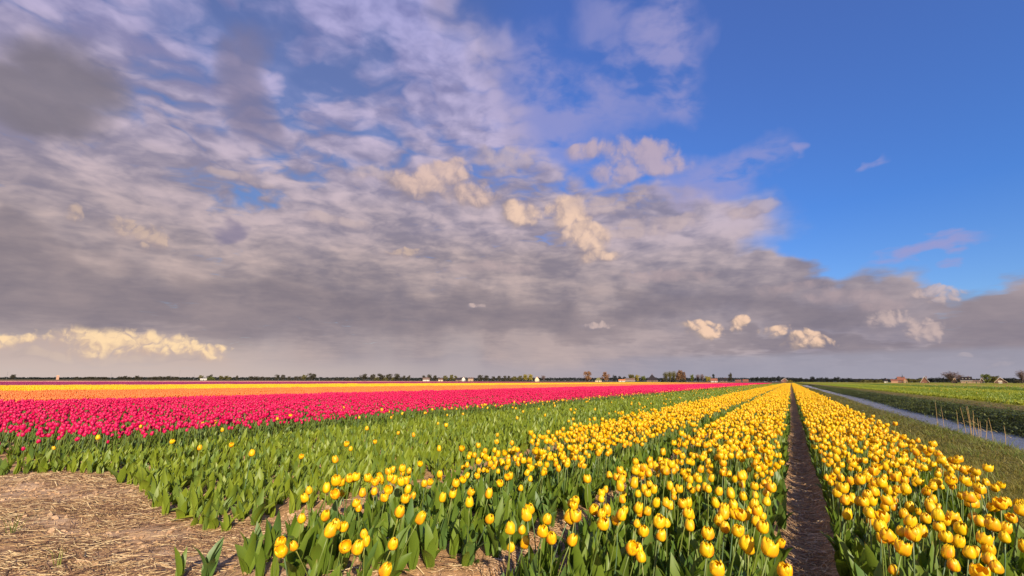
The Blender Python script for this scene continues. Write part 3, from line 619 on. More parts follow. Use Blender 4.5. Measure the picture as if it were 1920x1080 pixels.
BEDNAME = ['in the bed left of the dirt furrow', 'in the bed beside the green plants', 'in the bed beside the grass verge']
protoA, protoB = {}, {}
near_cut = np.sort(dist[ind][ybed[ind] != 3])[95]
SHAPE = ['egg-shaped', 'rounded', 'broad', 'tall slender', 'wide-open', 'small tight']
done = {0: 0, 1: 0, 2: 0}
order_words = ['nearest the camera', 'second nearest the camera', 'third nearest the camera']
xq = lambda i: yx[i]
lone_names = {0: 'lone yellow tulip rising from the leafy plants nearest the straw and bare soil', 1: 'lone yellow tulip standing well apart in the middle of the leafy green bed', 5: 'small yellow tulip in front of the crimson bed, near the picture edge'}
for i in ind:
    i = int(i); k = int(ypick[i]); big = ybed[i] != 3 and dist[i] <= near_cut
    pool = protoA if big else protoB
    if k not in pool: o = pool[k] = flower_thing('yellow_tulip', k, bloom_me, petal_me if big else None, leaf_set(k), leaf_me)
    else: o = copy_thing(pool[k])
    place(o, (yx[i], yy[i], yz[i]-0.01), yE[i], ys[i])
    b = int(ybed[i])
    if b == 3:
        j = i-(len(yx)-len(lx)); tag(o, lone_names.get(j, f'lone {SHAPE[k]} yellow tulip scattered among the green plants, '+('near the crimson bed' if xq(i) < -7.2 else 'near the yellow bed' if xq(i) > -5.2 else 'mid-bed')), 'tulip', 'lone yellow tulips in the green bed')
    else:
        n_ = done[b]; done[b] += 1
        pose = 'leaning' if abs(yl[i]) > 0.24 else ('upright' if abs(yl[i]) < 0.13 else 'tilted'); row = 'at the front' if dist[i] <= near_cut else 'some rows back'
        lab = f'{SHAPE[k]} yellow tulip {BEDNAME[b]}, {order_words[n_]}' if n_ < 3 else f'{pose} {SHAPE[k]} yellow tulip {row} {BEDNAME[b]}'
        tag(o, lab, 'tulip', f'yellow tulips {BEDNAME[b]}')
rest = np.ones(len(yx), bool); rest[ind] = False
ycol = kinds('yellow_tulip_kind', [tulip_mesh('tulip', k, 'yellow') for k in range(6)])
scatter('yellow_tulips', np.stack([yx, yy, yz-0.01], -1)[rest], yE[rest], ys[rest], ypick[rest], ycol, 'yellow tulips crowding the three long beds towards the horizon')
# leaves without a flower between them
x_, y_ = [], []
for x0, x1, yf, lean in ybeds:
    x0 += 0.05 if x0 > 0 else 0; x1 -= 0.04 if -1 < x1 < 0 else 0
    a, b_ = bed_points(x0-0.02, x1+0.02, lambda q, yf=yf: yf(q)-0.15, 40, 0.145, 0.135, front=0.0); x_.append(a); y_.append(b_)
    a, b_ = bed_points(x0-0.02, x1+0.02, lambda q, yf=yf: yf(q)-0.15, 6, 0.24, 0.22, front=0.0); x_.append(a); y_.append(b_)
x_, y_ = np.concatenate(x_), np.concatenate(y_)
bcol = kinds('blind_plant_kind', [plant_mesh('plant', k, 6, 'leaf', False) for k in range(6)])
ok = ~((x_ < -3.02) & (x_ > -4) & (y_ < 3.0)) | (rng.random(len(x_)) < 0.5); x_, y_ = x_[ok], y_[ok]
scatter('tulip_foliage', np.stack([x_, y_, gz(x_, y_)-0.01], -1), euler_of(rng.normal(-0.2, 0.6, len(x_)), np.abs(rng.normal(0.08, 0.07, len(x_))), rng.random(len(x_))*6.28), rng.normal(1.03, 0.15, len(x_)).clip(0.6, 1.35), rng.integers(0, 6, len(x_)), bcol, 'broad dark green tulip leaves filling the yellow beds')

# ---------------------------------------------------------------- the green bed: tulips whose heads were cut
px_, py2 = [], []
for x0, x1, dx in ((-5.45, -4.15, 0.145), (-7.55, -5.62, 0.15), (-9.1, -7.95, 0.15)):
    a, b_ = bed_points(x0, x1, gyf, 300, dx, 0.13); px_.append(a); py2.append(b_)
px_, py2 = np.concatenate(px_), np.concatenate(py2); px_, py2 = thin(px_, py2, 50, 0.6)
hit, sy, fd = on_screen(px_, py2, 0.15); d_ = np.hypot(px_, py2); order = np.argsort(np.where(hit & (sy < 1085), d_, 1e9)); ind = order[:300]
pE = euler_of(rng.normal(0.0, 0.7, len(px_)), np.abs(rng.normal(0.10, 0.08, len(px_))), rng.random(len(px_))*6.28); pS = rng.normal(0.94, 0.13, len(px_)).clip(0.62, 1.25); pk = rng.integers(0, 6, len(px_)); pz = gz(px_, py2)-0.01
stub_me = MB().tube([(0, 0, 0), (0.004, 0, 0.09), (0.01, 0, 0.17)], [0.0048, 0.0044, 0.004], 4).mesh('stem', [M['stem']])
proto = {}
for n_, i in enumerate(ind):
    i = int(i); k = int(pk[i])
    if k not in proto:
        o = proto[k] = empty('topped_tulip'); link('stem', stub_me, o)
        for lv, a, s in plant_leaves(k):
            c = link('leaf', leafl_me[lv], o); c.rotation_euler = (0, 0, a); c.scale = (s, s, s)
    else: o = copy_thing(proto[k])
    place(o, (px_[i], py2[i], pz[i]), pE[i], pS[i])
    tag(o, 'leafy green tulip plant nearest the camera at the corner of the straw-covered soil' if n_ == 0 else f'{"large" if pS[i] > 1.1 else "small" if pS[i] < 0.88 else "mid-sized"} {"upright" if k % 2 else "spreading"} flowerless tulip plant '+('at the soil edge ' if py2[i] < gyf(px_[i])+0.4 else 'a row in ' if py2[i] < gyf(px_[i])+0.7 else 'two rows in ' if py2[i] < gyf(px_[i])+1.0 else 'several rows in ' if py2[i] < gyf(px_[i])+1.4 else 'deep in the bed, ')+('beside the yellow bed' if px_[i] > -5.5 else 'in the middle of the green bed' if px_[i] > -7.6 else 'just before the crimson bed'), 'tulip plant', 'topped tulip plants at the front of the green bed')
rest = np.ones(len(px_), bool); rest[ind] = False
gcol = kinds('topped_plant_kind', [plant_mesh('plant', k, 6) for k in range(6)])
scatter('topped_tulips', np.stack([px_, py2, pz], -1)[rest], pE[rest], pS[rest], pk[rest], gcol, 'leafy green tulip plants without flowers filling the wide green bed')

# ---------------------------------------------------------------- crimson bed
rx, ry = [], []
for x0, x1 in ((-12.35, -9.15), (-22.0, -12.85)):
    a, b_ = jitter(x0, x1, 1.9, 75, 0.122, 0.135); ok = seen(a, b_, 56) & (np.hypot(a, b_) < 40); rx.append(a[ok]); ry.append(b_[ok])
rx, ry = np.concatenate(rx), np.concatenate(ry)
ok = rng.random(len(rx)) < np.clip(0.74+(fbm(rx*0.9+3, ry*0.9, 2)-0.25)*2.6-0.45*np.exp(-((rx+9.3)/0.3)**2)-0.35*np.exp(-((rx+10.75)/0.16)**2), 0.1, 1); rx, ry = rx[ok], ry[ok]
hit, sy, fd = on_screen(rx, ry, 0.42); d_ = np.hypot(rx, ry); ind = np.argsort(np.where(hit, d_, 1e9))[:300]
rE = euler_of(rng.normal(0.0, 0.5, len(rx)), np.abs(rng.normal(0.20, 0.08, len(rx))), rng.random(len(rx))*6.28); rS = rng.normal(1.0, 0.09, len(rx)).clip(.75, 1.25); rk = rng.integers(0, 6, len(rx)); rz = gz(rx, ry)-0.01
rb_me = [bloom_mb(k, 3, 5).mesh('bloom', [M['red']]) for k in range(6)]; proto = {}
for n_, i in enumerate(ind):
    i = int(i); k = int(rk[i])
    if k not in proto: o = proto[k] = flower_thing('crimson_tulip', k, rb_me, None, leaf_set(k)[:2], leaf_me)
    else: o = copy_thing(proto[k])
    place(o, (rx[i], ry[i], rz[i]), rE[i], rS[i])
    tag(o, 'crimson tulip nearest the camera at the front of the crimson bed' if n_ == 0 else f'{SHAPE[k]} crimson tulip '+('in the first rows behind the green plants' if rx[i] > -10.6 else 'in the rows before the dark gap of the crimson bed' if rx[i] > -12.5 else 'in the first rows past the dark gap of the crimson bed')+(', leaning' if rE[i][0]**2+rE[i][1]**2 > 0.05 else ''), 'tulip', 'crimson tulips at the front of their bed')
rest = np.ones(len(rx), bool); rest[ind] = False
rcol = kinds('crimson_tulip_kind', [tulip_mesh('tulip', k, 'red') for k in range(6)])
scatter('crimson_tulips', np.stack([rx, ry, rz], -1)[rest], rE[rest], rS[rest], rk[rest], rcol, 'crimson tulips packed close in the wide bed behind the green plants')

# ---------------------------------------------------------------- flower beds farther off: squares of bed, many blooms in each
def bloom_low():
    mb = MB(); prof = [(0.016, 0.0), (0.030, 0.025), (0.030, 0.05), (0.016, 0.078)]; V = []; UV = []
    for r_, z in prof:
        for k in range(5): V.append((r_*math.cos(1.2566*k), r_*math.sin(1.2566*k), z)); UV.append((0.2 if k % 2 else 0.5, z/0.08))
    F = [[j*5+i, j*5+(i+1) % 5, (j+1)*5+(i+1) % 5, (j+1)*5+i] for j in range(3) for i in range(5)]
    return mb.add(V, F, 0, UV)
BL = bloom_low()
def tile_mesh(name, pm, size, n, hgt, bscale, seed, leaves=1, lm='leaf'):
    r = random.Random(seed); mb = MB()
    for k in range(n):
        x, y = r.uniform(-.5, .5)*size, r.uniform(-.5, .5)*size; s = bscale*r.uniform(.85, 1.15); h = hgt*r.uniform(.86, 1.08)
        mb.join(BL, Matrix.Translation((x, y, h-0.08*s)) @ Euler((r.uniform(-.25, .25), r.uniform(0, .4), r.random()*6)).to_matrix().to_4x4() @ Matrix.Scale(s, 4), mi=0)
        if leaves:
            a = r.random()*6.28; w = 0.03*bscale; dx, dy = math.cos(a)*w, math.sin(a)*w; q = r.uniform(.6, .85)*hgt
            mb.add([(x-dx, y-dy, 0), (x+dx, y+dy, 0), (x+dx*1.2+dy, y+dy*1.2-dx, q*.6), (x-dx*1.2+dy, y-dy*1.2-dx, q*.6), (x+dy*2, y-dx*2, q)], [[0, 1, 2, 3], [3, 2, 4]], 1, [(0, 0), (1, 0), (1, .5), (0, .5), (.5, .8)])
    return mb.mesh(name, [M[pm], M[lm]], True)
def tiles(name, pm, rects, size, n, hgt, bscale, label, spread=56, ymax=300, dmin=0):
    xs, ys_ = [], []
    for x0, x1, y0 in rects:
        nx_ = max(1, round((x1-x0)/size)); X_ = np.linspace(x0, x1, nx_, endpoint=False)+(x1-x0)/nx_/2; Y_ = np.arange(y0+size/2, ymax, size); a, b_ = np.meshgrid(X_, Y_); xs.append(a.ravel()); ys_.append(b_.ravel())
    x, y = np.concatenate(xs), np.concatenate(ys_); ok = seen(x, y, spread) & ((np.hypot(x, y) > dmin) | (x < -22.0)); x, y = x[ok], y[ok]
    col = kinds(name+'_patch', [tile_mesh('patch', pm, size*1.04, n, hgt, bscale, 10+k) for k in range(5)])
    E_ = np.zeros((len(x), 3)); E_[:, 2] = rng.integers(0, 4, len(x))*np.pi/2
    S_ = np.ones((len(x), 3)); S_[:, 2] = rng.normal(1, 0.05, len(x))
    return scatter(name, np.stack([x, y, np.zeros(len(x))], -1), E_, S_, rng.integers(0, 5, len(x)), col, label)
tiles('far_crimson_tulips', 'red', [(-12.35, -9.3, 2), (-22.0, -12.85, 2), (-25.4, -22.0, 2)], 1.0, 46, 0.46, 1.1, 'crimson tulips running off to the horizon in the far part of their bed', dmin=39.5)

tiles('orange_tulips', 'orange', [(-47.0, -25.8, 2)], 1.0, 44, 0.46, 1.15, 'orange tulips in the long band behind the crimson bed')
tiles('golden_tulips', 'gold', [(-88.0, -47.8, 2)], 2.0, 110, 0.46, 1.35, 'bright yellow tulips in the band beyond the orange tulips')
tiles('purple_tulips', 'purple', [(-205.0, -92.0, 2)], 4.0, 170, 0.46, 2.2, 'dull purple tulips in the thin band below the horizon')
tiles('pale_tulips', 'pink', [(-300.0, -230.0, 2)], 6.0, 150, 0.46, 3.2, 'pale pink tulips in the thinnest band before the far trees')
# ---------------------------------------------------------------- straw on the bare soil
def straw(name, x, y, L, W, ang, tone, m, label, lift=0.012):
    n = len(x); z = gz(x, y); dx, dy = np.cos(ang)*L/2, np.sin(ang)*L/2; sx, sy = -np.sin(ang)*W/2, np.cos(ang)*W/2; tilt = rng.normal(0, 0.16, n)*L/2; bend = rng.normal(0, 0.10, n)*L
    rows = []
    for q in (-1, 0, 1):
        bx, by = (bend*(1 if q == 0 else 0))*-np.sin(ang), (bend*(1 if q == 0 else 0))*np.cos(ang)
        zc = gz(x+dx*q+bx, y+dy*q+by)*0.7+z*0.3+lift*rng.random(n)+np.abs(tilt)*(0.5+0.5*q*np.sign(tilt))+0.003
        for sgn, up in ((-1, 0), (1, 0.6)): rows.append(np.stack([x+dx*q+sx*sgn+bx, y+dy*q+sy*sgn+by, zc+up*W], -1))
    V = np.stack(rows, 1).reshape(-1, 3); b = np.arange(n)[:, None]*6
    F = np.concatenate([b+np.array([0, 1, 3, 2]), b+np.array([2, 3, 5, 4])], 1).reshape(-1, 4)
    me = bpy.data.meshes.new(name); me.vertices.add(len(V)); me.vertices.foreach_set('co', V.ravel()); me.loops.add(F.size); me.loops.foreach_set('vertex_index', F.ravel().astype(np.int32))
    me.polygons.add(len(F)); me.polygons.foreach_set('loop_start', np.arange(0, F.size, 4)); me.polygons.foreach_set('loop_total', np.full(len(F), 4))
    a = me.attributes.new('tone', 'FLOAT', 'POINT'); a.data.foreach_set('value', np.repeat(tone, 6).astype(np.float32)); me.materials.append(m); me.update(calc_edges=True)
    return tag(link(name, me), label=label, kind='stuff')
n = 90000; x = rng.uniform(-9.5, -1.2, n); y = rng.uniform(0.9, 3.6, n)
dens = np.clip((fbm(x*1.5+4, y*2.0, 3)-0.36)*5.0, 0.05, 1)*np.clip((x+9.3)/3.2, 0.12, 1)
infurrow = np.min([np.abs(x-c)/(w*1.7) for c, w in FURROWS[1:5]], axis=0) < 1
ok = (rng.random(n) < dens) & ((y < np.interp(x, [-9, -8.3, -7.4, -5.5, -4.05, -3.4, -2.0, -1.4], [1.9, 2.5, 2.8, 2.5, 2.4, 2.4, 2.8, 3.4])+0.25) | infurrow); x, y = x[ok], y[ok]
straw('straw', x, y, rng.gamma(4, 0.032, len(x)).clip(.04, .32), rng.uniform(.002, .0048, len(x)), 0.75+1.5*(fbm(x*1.3+1, y*1.3+7, 2)-0.4)+rng.normal(0, 0.75, len(x)), rng.random(len(x))**1.2, M['straw'], 'dry straw strewn over the bare sandy soil at the bed ends')
n = 26000; c_ = rng.integers(0, 3, n); x = np.array([-0.015, -1.70, -3.78])[c_]+rng.normal(0, 0.5, n)*np.array([.24, .26, .30])[c_]; y = 2.2+rng.random(n)**1.7*16
ok = np.hypot(x, y) > 1.0; x, y = x[ok], y[ok]
straw('straw_mulch', x, y, rng.gamma(4, 0.022, len(x)).clip(.03, .2), rng.uniform(.002, .005, len(x)), rng.random(len(x))*6.28, rng.random(len(x)), M['straw_dark'], 'dark weathered straw lying in the furrows between the beds')
n = 7000; x = rng.uniform(-9.5, -0.2, n); y = rng.uniform(0.9, 3.4, n); s = rng.gamma(2.0, 0.006, n).clip(.004, .035)
clod = MB(); r_ = random.Random(4); P8 = [(math.cos(a)*math.cos(b), math.sin(a)*math.cos(b), math.sin(b)) for b in (-.6, .6) for a in (0, 1.57, 3.14, 4.71)]+[(0, 0, 1), (0, 0, -1)]
F8 = [[0, 1, 5, 4], [1, 2, 6, 5], [2, 3, 7, 6], [3, 0, 4, 7], [4, 5, 8], [5, 6, 8], [6, 7, 8], [7, 4, 8], [1, 0, 9], [2, 1, 9], [3, 2, 9], [0, 3, 9]]
clods = [MB().add([tuple(c*r_.uniform(.6, 1.1) for c in p) for p in P8], F8).mesh('clod', [M['soil']], False) for k in range(4)]
scatter('soil_clods', np.stack([x, y, gz(x, y)], -1), rng.random((n, 3))*3, s, rng.integers(0, 4, n), kinds('clod_kind', clods), 'small clods of dry sandy soil on the bare ground')
for (px, py, a, lab) in ((298, 967, 0.9, 'pale fallen leaf lying on the straw beside the green plants'), (318, 978, 0.7, 'green fallen leaf lying on the straw below the pale one')):
    d = ray(px, py); t_ = -EYE/d.z; o = link('fallen_leaf', leaf_mb(0.24, 0.032, 1.35, 1.62, 5, 7, 0.25, 0.2).mesh('fallen_leaf', [M['leaf_right' if 'pale' in lab else 'leaf_light']]))
    o.location = (d.x*t_, d.y*t_, float(gz(d.x*t_, d.y*t_))+0.012); o.rotation_euler = (0, 0, a); tag(o, lab, 'leaf')

# ---------------------------------------------------------------- grass
def tuft(name, m, n, h, spread, w, seed, lean=0.5):
    r = random.Random(seed); mb = MB()
    for k in range(n):
        x, y = r.gauss(0, spread), r.gauss(0, spread); a = r.random()*6.28; L = h*r.uniform(.45, 1.15); le = r.uniform(.05, lean); ca, sa = math.cos(a), math.sin(a); V = []; UV = []
        for j, (q, ww) in enumerate(((0, 1), (.5, .8), (1, .06))):
            out = le*L*q*q*1.3; z = L*q*(1-0.25*le*q)
            for s_ in (-1, 1): V.append((x+ca*out-sa*w*ww*s_, y+sa*out+ca*w*ww*s_, z)); UV.append(((s_+1)/2, q))
        mb.grid(V, 2, 3, 0, UV)
    return mb.mesh(name, [m], True)
gk = kinds('verge_tuft', [tuft('tuft', M['grass'], 14, 0.09, 0.06, 0.0035, k, 1.2) for k in range(4)]+[tuft('tuft', M['grass_tall'], 14, 0.22, 0.05, 0.003, 20+k, 0.6) for k in range(3)]+[tuft('tuft', M['grass_bank'], 14, 0.10, 0.08, 0.005, 40+k, 1.0) for k in range(3)])
def grass(name, x, y, zf, lab, kindsel, smul):
    d = np.hypot(x, y); S = np.asarray(smul)[:, None]*np.stack([np.clip(d/9, 1, 3.2), np.clip(d/9, 1, 3.2), zf*np.ones(len(d))], -1)
    scatter(name, np.stack([x, y, gz(x, y)-0.005], -1), euler_of(rng.random(len(x))*6.28, np.abs(rng.normal(0, .15, len(x))), rng.random(len(x))*6.28), S, kindsel, gk, lab)
def verge_pts(n, x0, x1, r0, r1, p=2.0):
    x = rng.uniform(x0, x1, n); y = r0+(r1-r0)*rng.random(n)**p; return x, y
x, y = verge_pts(52000, 1.42, 5.2, 3.0, 140, 2.2); ok = seen(x, y, 56); x, y = x[ok], y[ok]
near_edge = np.clip((x-wob(y)*0.6-3.7)/1.6, 0, 1)*np.clip((34-y)/14, 0, 1); tall = (rng.random(len(x)) < near_edge*0.8*np.clip((fbm(x, y*.5, 2)-.25)*4, .2, 1)) | (rng.random(len(x)) < 0.03)
kk = np.where(tall, rng.integers(4, 7, len(x)), rng.integers(0, 4, len(x))); sm = rng.normal(1, .25, len(x)).clip(.4, 1.8)*(0.6+0.8*fbm(x*.8+2, y*.8, 2))
grass('verge_grass', x, y, np.clip(1.1-np.hypot(x, y)/60, 0.4, 1), 'short olive and brown grass on the verge between tulips and ditch', kk, sm)
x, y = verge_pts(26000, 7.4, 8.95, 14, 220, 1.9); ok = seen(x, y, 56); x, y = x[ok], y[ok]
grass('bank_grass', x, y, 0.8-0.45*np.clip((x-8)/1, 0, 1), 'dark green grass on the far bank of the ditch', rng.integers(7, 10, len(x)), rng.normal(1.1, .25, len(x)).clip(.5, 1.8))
x, y = verge_pts(7000, 9.1, 10.6, 20, 160, 1.9); ok = rng.random(len(x)) < 0.6; x, y = x[ok], y[ok]
grass('track_grass', x, y, 0.4, 'thin dry grass along the brown track beyond the ditch', rng.integers(0, 4, len(x)), rng.normal(.8, .2, len(x)).clip(.3, 1.4))
for px, py in ((22, 1000), (112, 1062), (590, 880)):
    if px > 500: continue
    d = ray(px, py); t_ = -EYE/d.z; o = link('grass_tuft', tuft('grass_tuft', M['grass_tall'], 9, 0.20, 0.012, 0.0025, px, 0.7)); o.location = (d.x*t_, d.y*t_, float(gz(d.x*t_, d.y*t_))-.005)
    tag(o, 'thin sprig of yellow-green grass on bare soil '+('at the picture edge' if px < 50 else 'at the bottom of the picture'), 'grass')
# reeds at the water's edge: foot and tip in the photograph, 20 to 26 m away
reeds = [(1754, 787, 1753, 752), (1766, 786, 1764, 763), (1793, 799, 1793, 770), (1808, 799, 1800, 763), (1818, 805, 1811, 762), (1819, 806, 1813, 760), (1820, 807, 1824, 769), (1829, 806, 1822, 785), (1831, 808, 1832, 783), (1833, 802, 1837, 789), (1842, 808, 1850, 788), (1858, 812, 1853, 783), (1880, 817, 1882, 798)]
reed_lab = ['tall dry reed stalk standing farthest from the clump, first above the water', 'short straight reed stalk beside the tallest lone one', 'thin pale reed stalk alone midway to the clump', 'long reed stalk leaning away on the far side of the clump', 'tall upright reed stalk in the middle of the clump', 'tall upright reed stalk in the middle of the clump', 'reed stalk of the clump leaning over towards the near grass', 'short bent reed stalk low in the clump', 'plumed reed stalk standing just past the clump', 'short slanting reed stalk just past the clump', 'slanting reed stalk between clump and last tall stalk', 'dry reed stalk leaning back, alone past the clump', 'last short reed stalk nearest the long bright grass']
for (bx, by, tx, ty), lab in zip(reeds, reed_lab):
    d = ray(bx, by); t_ = (-0.34-EYE)/d.z; p = Vector((0, 0, EYE))+d*t_; e = ray(tx, ty); up = Vector((0, 0, EYE))+e*(p-Vector((0, 0, EYE))).dot(CF)*(1/e.dot(CF))
    top = up-p; g0 = float(gz(p.x, p.y)); root = empty('reed_stalk', (p.x, p.y, g0)); base = Vector((0, 0, 0)); tip = top+Vector((0, 0, p.z-g0))
    link('stalk', MB().tube([tuple(base.lerp(tip, q)+Vector((0.02*math.sin(3*q), 0, 0))) for q in (0, .3, .6, .85, 1)], [.008, .0075, .0065, .005, .002], 5).mesh('stalk', [M['reed']]), root)
    q = base.lerp(tip, .55); V = [tuple(q+Vector((s_*.008, 0, 0))+Vector((.16*u, .05, .12*u-.16*u*u))) for u in (0, .5, 1) for s_ in (-1, 1)]
    link('blade', MB().grid(V, 2, 3).mesh('blade', [M['reed_leaf']]), root); tag(root, lab, 'reed', 'dry reed stalks along the ditch')
# white flowers on the verge
for px, py, lab in ((1556, 741, 'white flower head on the verge, the one farthest along the ditch'), (1583, 748, 'white flower head on the verge, in the middle of three'), (1618, 766, 'white flower head on the verge nearest the tulips and camera')):
    d = ray(px, py); t_ = (0.05-EYE)/d.z; x0, y0 = d.x*t_, d.y*t_; root = empty('white_flower', (x0, y0, float(gz(x0, y0)))); s_ = math.hypot(x0, y0)/43
    link('stem', MB().tube([(0, 0, 0), (0, 0, .16)], [.006, .005], 4).mesh('stem', [M['stem']]), root)
    mb = MB()
    for k in range(8):
        a = k*.785; mb.add([(0, 0, .17), (.05*math.cos(a-.3)*s_, .05*math.sin(a-.3)*s_, .19), (.085*math.cos(a)*s_, .085*math.sin(a)*s_, .18), (.05*math.cos(a+.3)*s_, .05*math.sin(a+.3)*s_, .19)], [[0, 1, 2, 3]])
    link('flower_head', mb.mesh('flower_head', [M['white']]), root); tag(root, lab, 'flower', 'white flowers on the verge')

# ---------------------------------------------------------------- fields beyond the ditch
def green_tile(name, size, n, m, seed, s=1.0):
    r = random.Random(seed); mb = MB(); base = [leaf_var(k, 3, 4) for k in range(6)]
    for k in range(n):
        x, y = r.uniform(-.5, .5)*size, r.uniform(-.5, .5)*size
        for j in range(3): mb.join(base[r.randrange(6)], Matrix.Translation((x, y, 0)) @ Matrix.Rotation(r.random()*6.28, 4, 'Z') @ Matrix.Scale(s*r.uniform(.7, 1.1), 4))
    return mb.mesh(name, [M[m]], True)
def green_rows(name, rects, m, label, size=1.0, n=26, s=1.0, ymax=290):
    xs, ys_ = [], []
    for x0, x1, y0 in rects:
        nx_ = max(1, round((x1-x0)/size)); X_ = np.linspace(x0, x1, nx_, endpoint=False)+(x1-x0)/nx_/2; a, b_ = np.meshgrid(X_, np.arange(y0, ymax, size)); xs.append(a.ravel()); ys_.append(b_.ravel())
    x, y = np.concatenate(xs), np.concatenate(ys_); ok = seen(x, y, 54); x, y = x[ok], y[ok]; E_ = np.zeros((len(x), 3)); E_[:, 2] = rng.integers(0, 4, len(x))*np.pi/2
    scatter(name, np.stack([x, y, np.zeros(len(x))], -1), E_, rng.normal(1, .06, len(x)), rng.integers(0, 4, len(x)), kinds(name+'_patch', [green_tile('patch', size*1.05, n, m, 70+k, s) for k in range(4)]), label)
green_rows('bright_seedling_rows', [(10.75, 12.15, 18)], 'leaf_right', 'low bright green plants in the first row beyond the track')
green_rows('leafy_crop_rows', [(12.6, 15.6, 20), (16.0, 19.4, 20)], 'leaf_light', 'low grey-green plants in broad rows beyond the ditch', 1.0, 22, .95)
green_rows('bright_crop_rows', [(19.8, 25.5, 30), (42, 60, 60)], 'leaf_right', 'yellow-green crop in wide strips beyond the ditch', 1.5, 34, 1.15)
green_rows('dark_crop_rows', [(26.2, 38.5, 40)], 'leaf', 'darker taller plants with a few pale flowers beyond the ditch', 1.5, 34, 1.5)
n = 330; x = rng.uniform(26, 39, n); y = 40+rng.random(n)*150; pk_ = kinds('pale_tulip_kind', [tulip_mesh('tulip', k, 'pink') for k in range(3)])
scatter('pale_tulips_in_crop', np.stack([x, y, np.zeros(n)], -1), euler_of(rng.random(n)*6, np.abs(rng.normal(0, .1, n)), rng.random(n)*6), np.full(n, 1.35), rng.integers(0, 3, n), pk_, 'scattered pale tulips standing above the dark crop rows')
n = 130; x = 12.8+rng.random(n)**1.5*20; y = 25+rng.random(n)*120
scatter('yellow_tulips_in_crop', np.stack([x, y, np.zeros(n)], -1), euler_of(rng.random(n)*6, np.abs(rng.normal(0, .1, n)), rng.random(n)*6), np.full(n, .95), rng.integers(0, 6, n), ycol, 'stray yellow tulips in the green crop beyond the ditch')

# ---------------------------------------------------------------- trees along the horizon
def crown_mesh(name, m, seed, style):
    r = random.Random(seed); mb = MB(); V = []; F = []
    def quad(c, sz, el=1.0):
        d = Vector((r.gauss(0, 1), r.gauss(0, 1), r.gauss(0, 1))).normalized(); a = d.orthogonal().normalized(); b_ = d.cross(a); i = len(V)
        V.extend([tuple(c+a*sz*el), tuple(c+b_*sz), tuple(c-a*sz*el), tuple(c-b_*sz)]); F.append([i, i+1, i+2, i+3])
    if style in ('round', 'broad', 'tall'):
        for l in range(24 if style != 'tall' else 20):
            a = r.random()*6.28; rad = r.random()**.6*(.40 if style != 'tall' else .30); z = r.uniform(.20, .86); rad *= math.sqrt(max(.15, 1-((z-.56)/.44)**2)); c = Vector((math.cos(a)*rad, math.sin(a)*rad, z)); R_ = r.uniform(.11, .19)
            for k in range(46):
                d = Vector((r.gauss(0, 1), r.gauss(0, 1), r.gauss(0, .8))).normalized()*R_*r.uniform(.55, 1.08); quad(c+d, r.uniform(.022, .045))
    elif style == 'bare':
        for l in range(420):
            a = r.random()*6.28; q = r.random(); z0 = .18+.35*q; lean = r.uniform(.1, 1.0); L_ = r.uniform(.25, .5); p0 = Vector((math.cos(a)*.12*lean, math.sin(a)*.12*lean, z0)); p1 = p0+Vector((math.cos(a)*lean*.8, math.sin(a)*lean*.8, 1.0)).normalized()*L_
            p1 = Vector((max(-.5, min(.5, p1.x)), max(-.5, min(.5, p1.y)), min(p1.z, 1.0))); w = .006; i = len(V); s_ = Vector((-math.sin(a), math.cos(a), 0))*w
            V.extend([tuple(p0-s_), tuple(p0+s_), tuple(p1)]); F.append([i, i+1, i+2])
            for k in range(3): quad(p1+Vector((r.gauss(0, .05), r.gauss(0, .05), r.gauss(0, .05))), .012, 2.5)
    elif style == 'bush':
        for k in range(420):
            d = Vector((r.gauss(0, 1), r.gauss(0, 1), abs(r.gauss(0, 1)))).normalized()*r.uniform(.6, 1.05); quad(Vector((d.x*.46, d.y*.46, d.z*.9)), r.uniform(.03, .06))
    mb.add(V, F); return mb.mesh(name, [m], False)
def trunk_mesh(seed):
    r = random.Random(seed); mb = MB().tube([(0, 0, -.02), (.01, 0, .2), (-.01, .01, .45), (.01, 0, .75)], [.032, .024, .016, .005], 6)
    for k in range(6):
        a = k*1.05+r.uniform(-.3, .3); z = r.uniform(.22, .5); mb.tube([(0, 0, z), (math.cos(a)*.14, math.sin(a)*.14, z+.14), (math.cos(a)*.27, math.sin(a)*.27, z+.24)], [.012, .008, .003], 4)
    return mb.mesh('trunk', [M['bark']])
trunks = [trunk_mesh(k) for k in range(3)]; crowns = {}
def far(px, D): d = ray(px, 714); return 1.35*D*math.hypot(d.x, d.y)/d.dot(CF)
def horizon_at(px, D, py=None):
    """the point D metres away under picture column px, and the height seen at row py there"""
    D = far(px, D); d = ray(px, 714); q = Vector((d.x, d.y)).normalized()*D
    if py is None: return q
    e = ray(px, py); return q, EYE+D*e.z/math.hypot(e.x, e.y)
def wpx(w, px, D): d = ray(px, 714); return w/FPX*far(px, D)*(d.dot(CF)/math.hypot(d.x, d.y))
def tree(px, top, w, D, kind, style, label, group=None, nm='tree'):
    q, h = horizon_at(px, D, top); r = rnd.randrange(3); key = (kind, style, r)
    if key not in crowns: crowns[key] = crown_mesh('crown', M['crown_'+kind], 100*r+hash_of(kind+style), style)
    root = empty(nm, (q.x, q.y, 0)); W = wpx(w, px, D); root.scale = (W, W, h); root.rotation_euler = (0, 0, rnd.random()*6.28)
    link('crown', crowns[key], root)
    if style != 'bush': link('trunk', trunks[r], root)
    return tag(root, label, 'tree' if style != 'bush' else 'bush', group)
def hash_of(s): return sum(ord(c)*(i+3) for i, c in enumerate(s)) % 97
def belt(items, D, kind, style, label, group, nm='tree'):
    for px, top, w in items: tree(px, top, w, D*rnd.uniform(.96, 1.05), kind, style, label, group, nm)
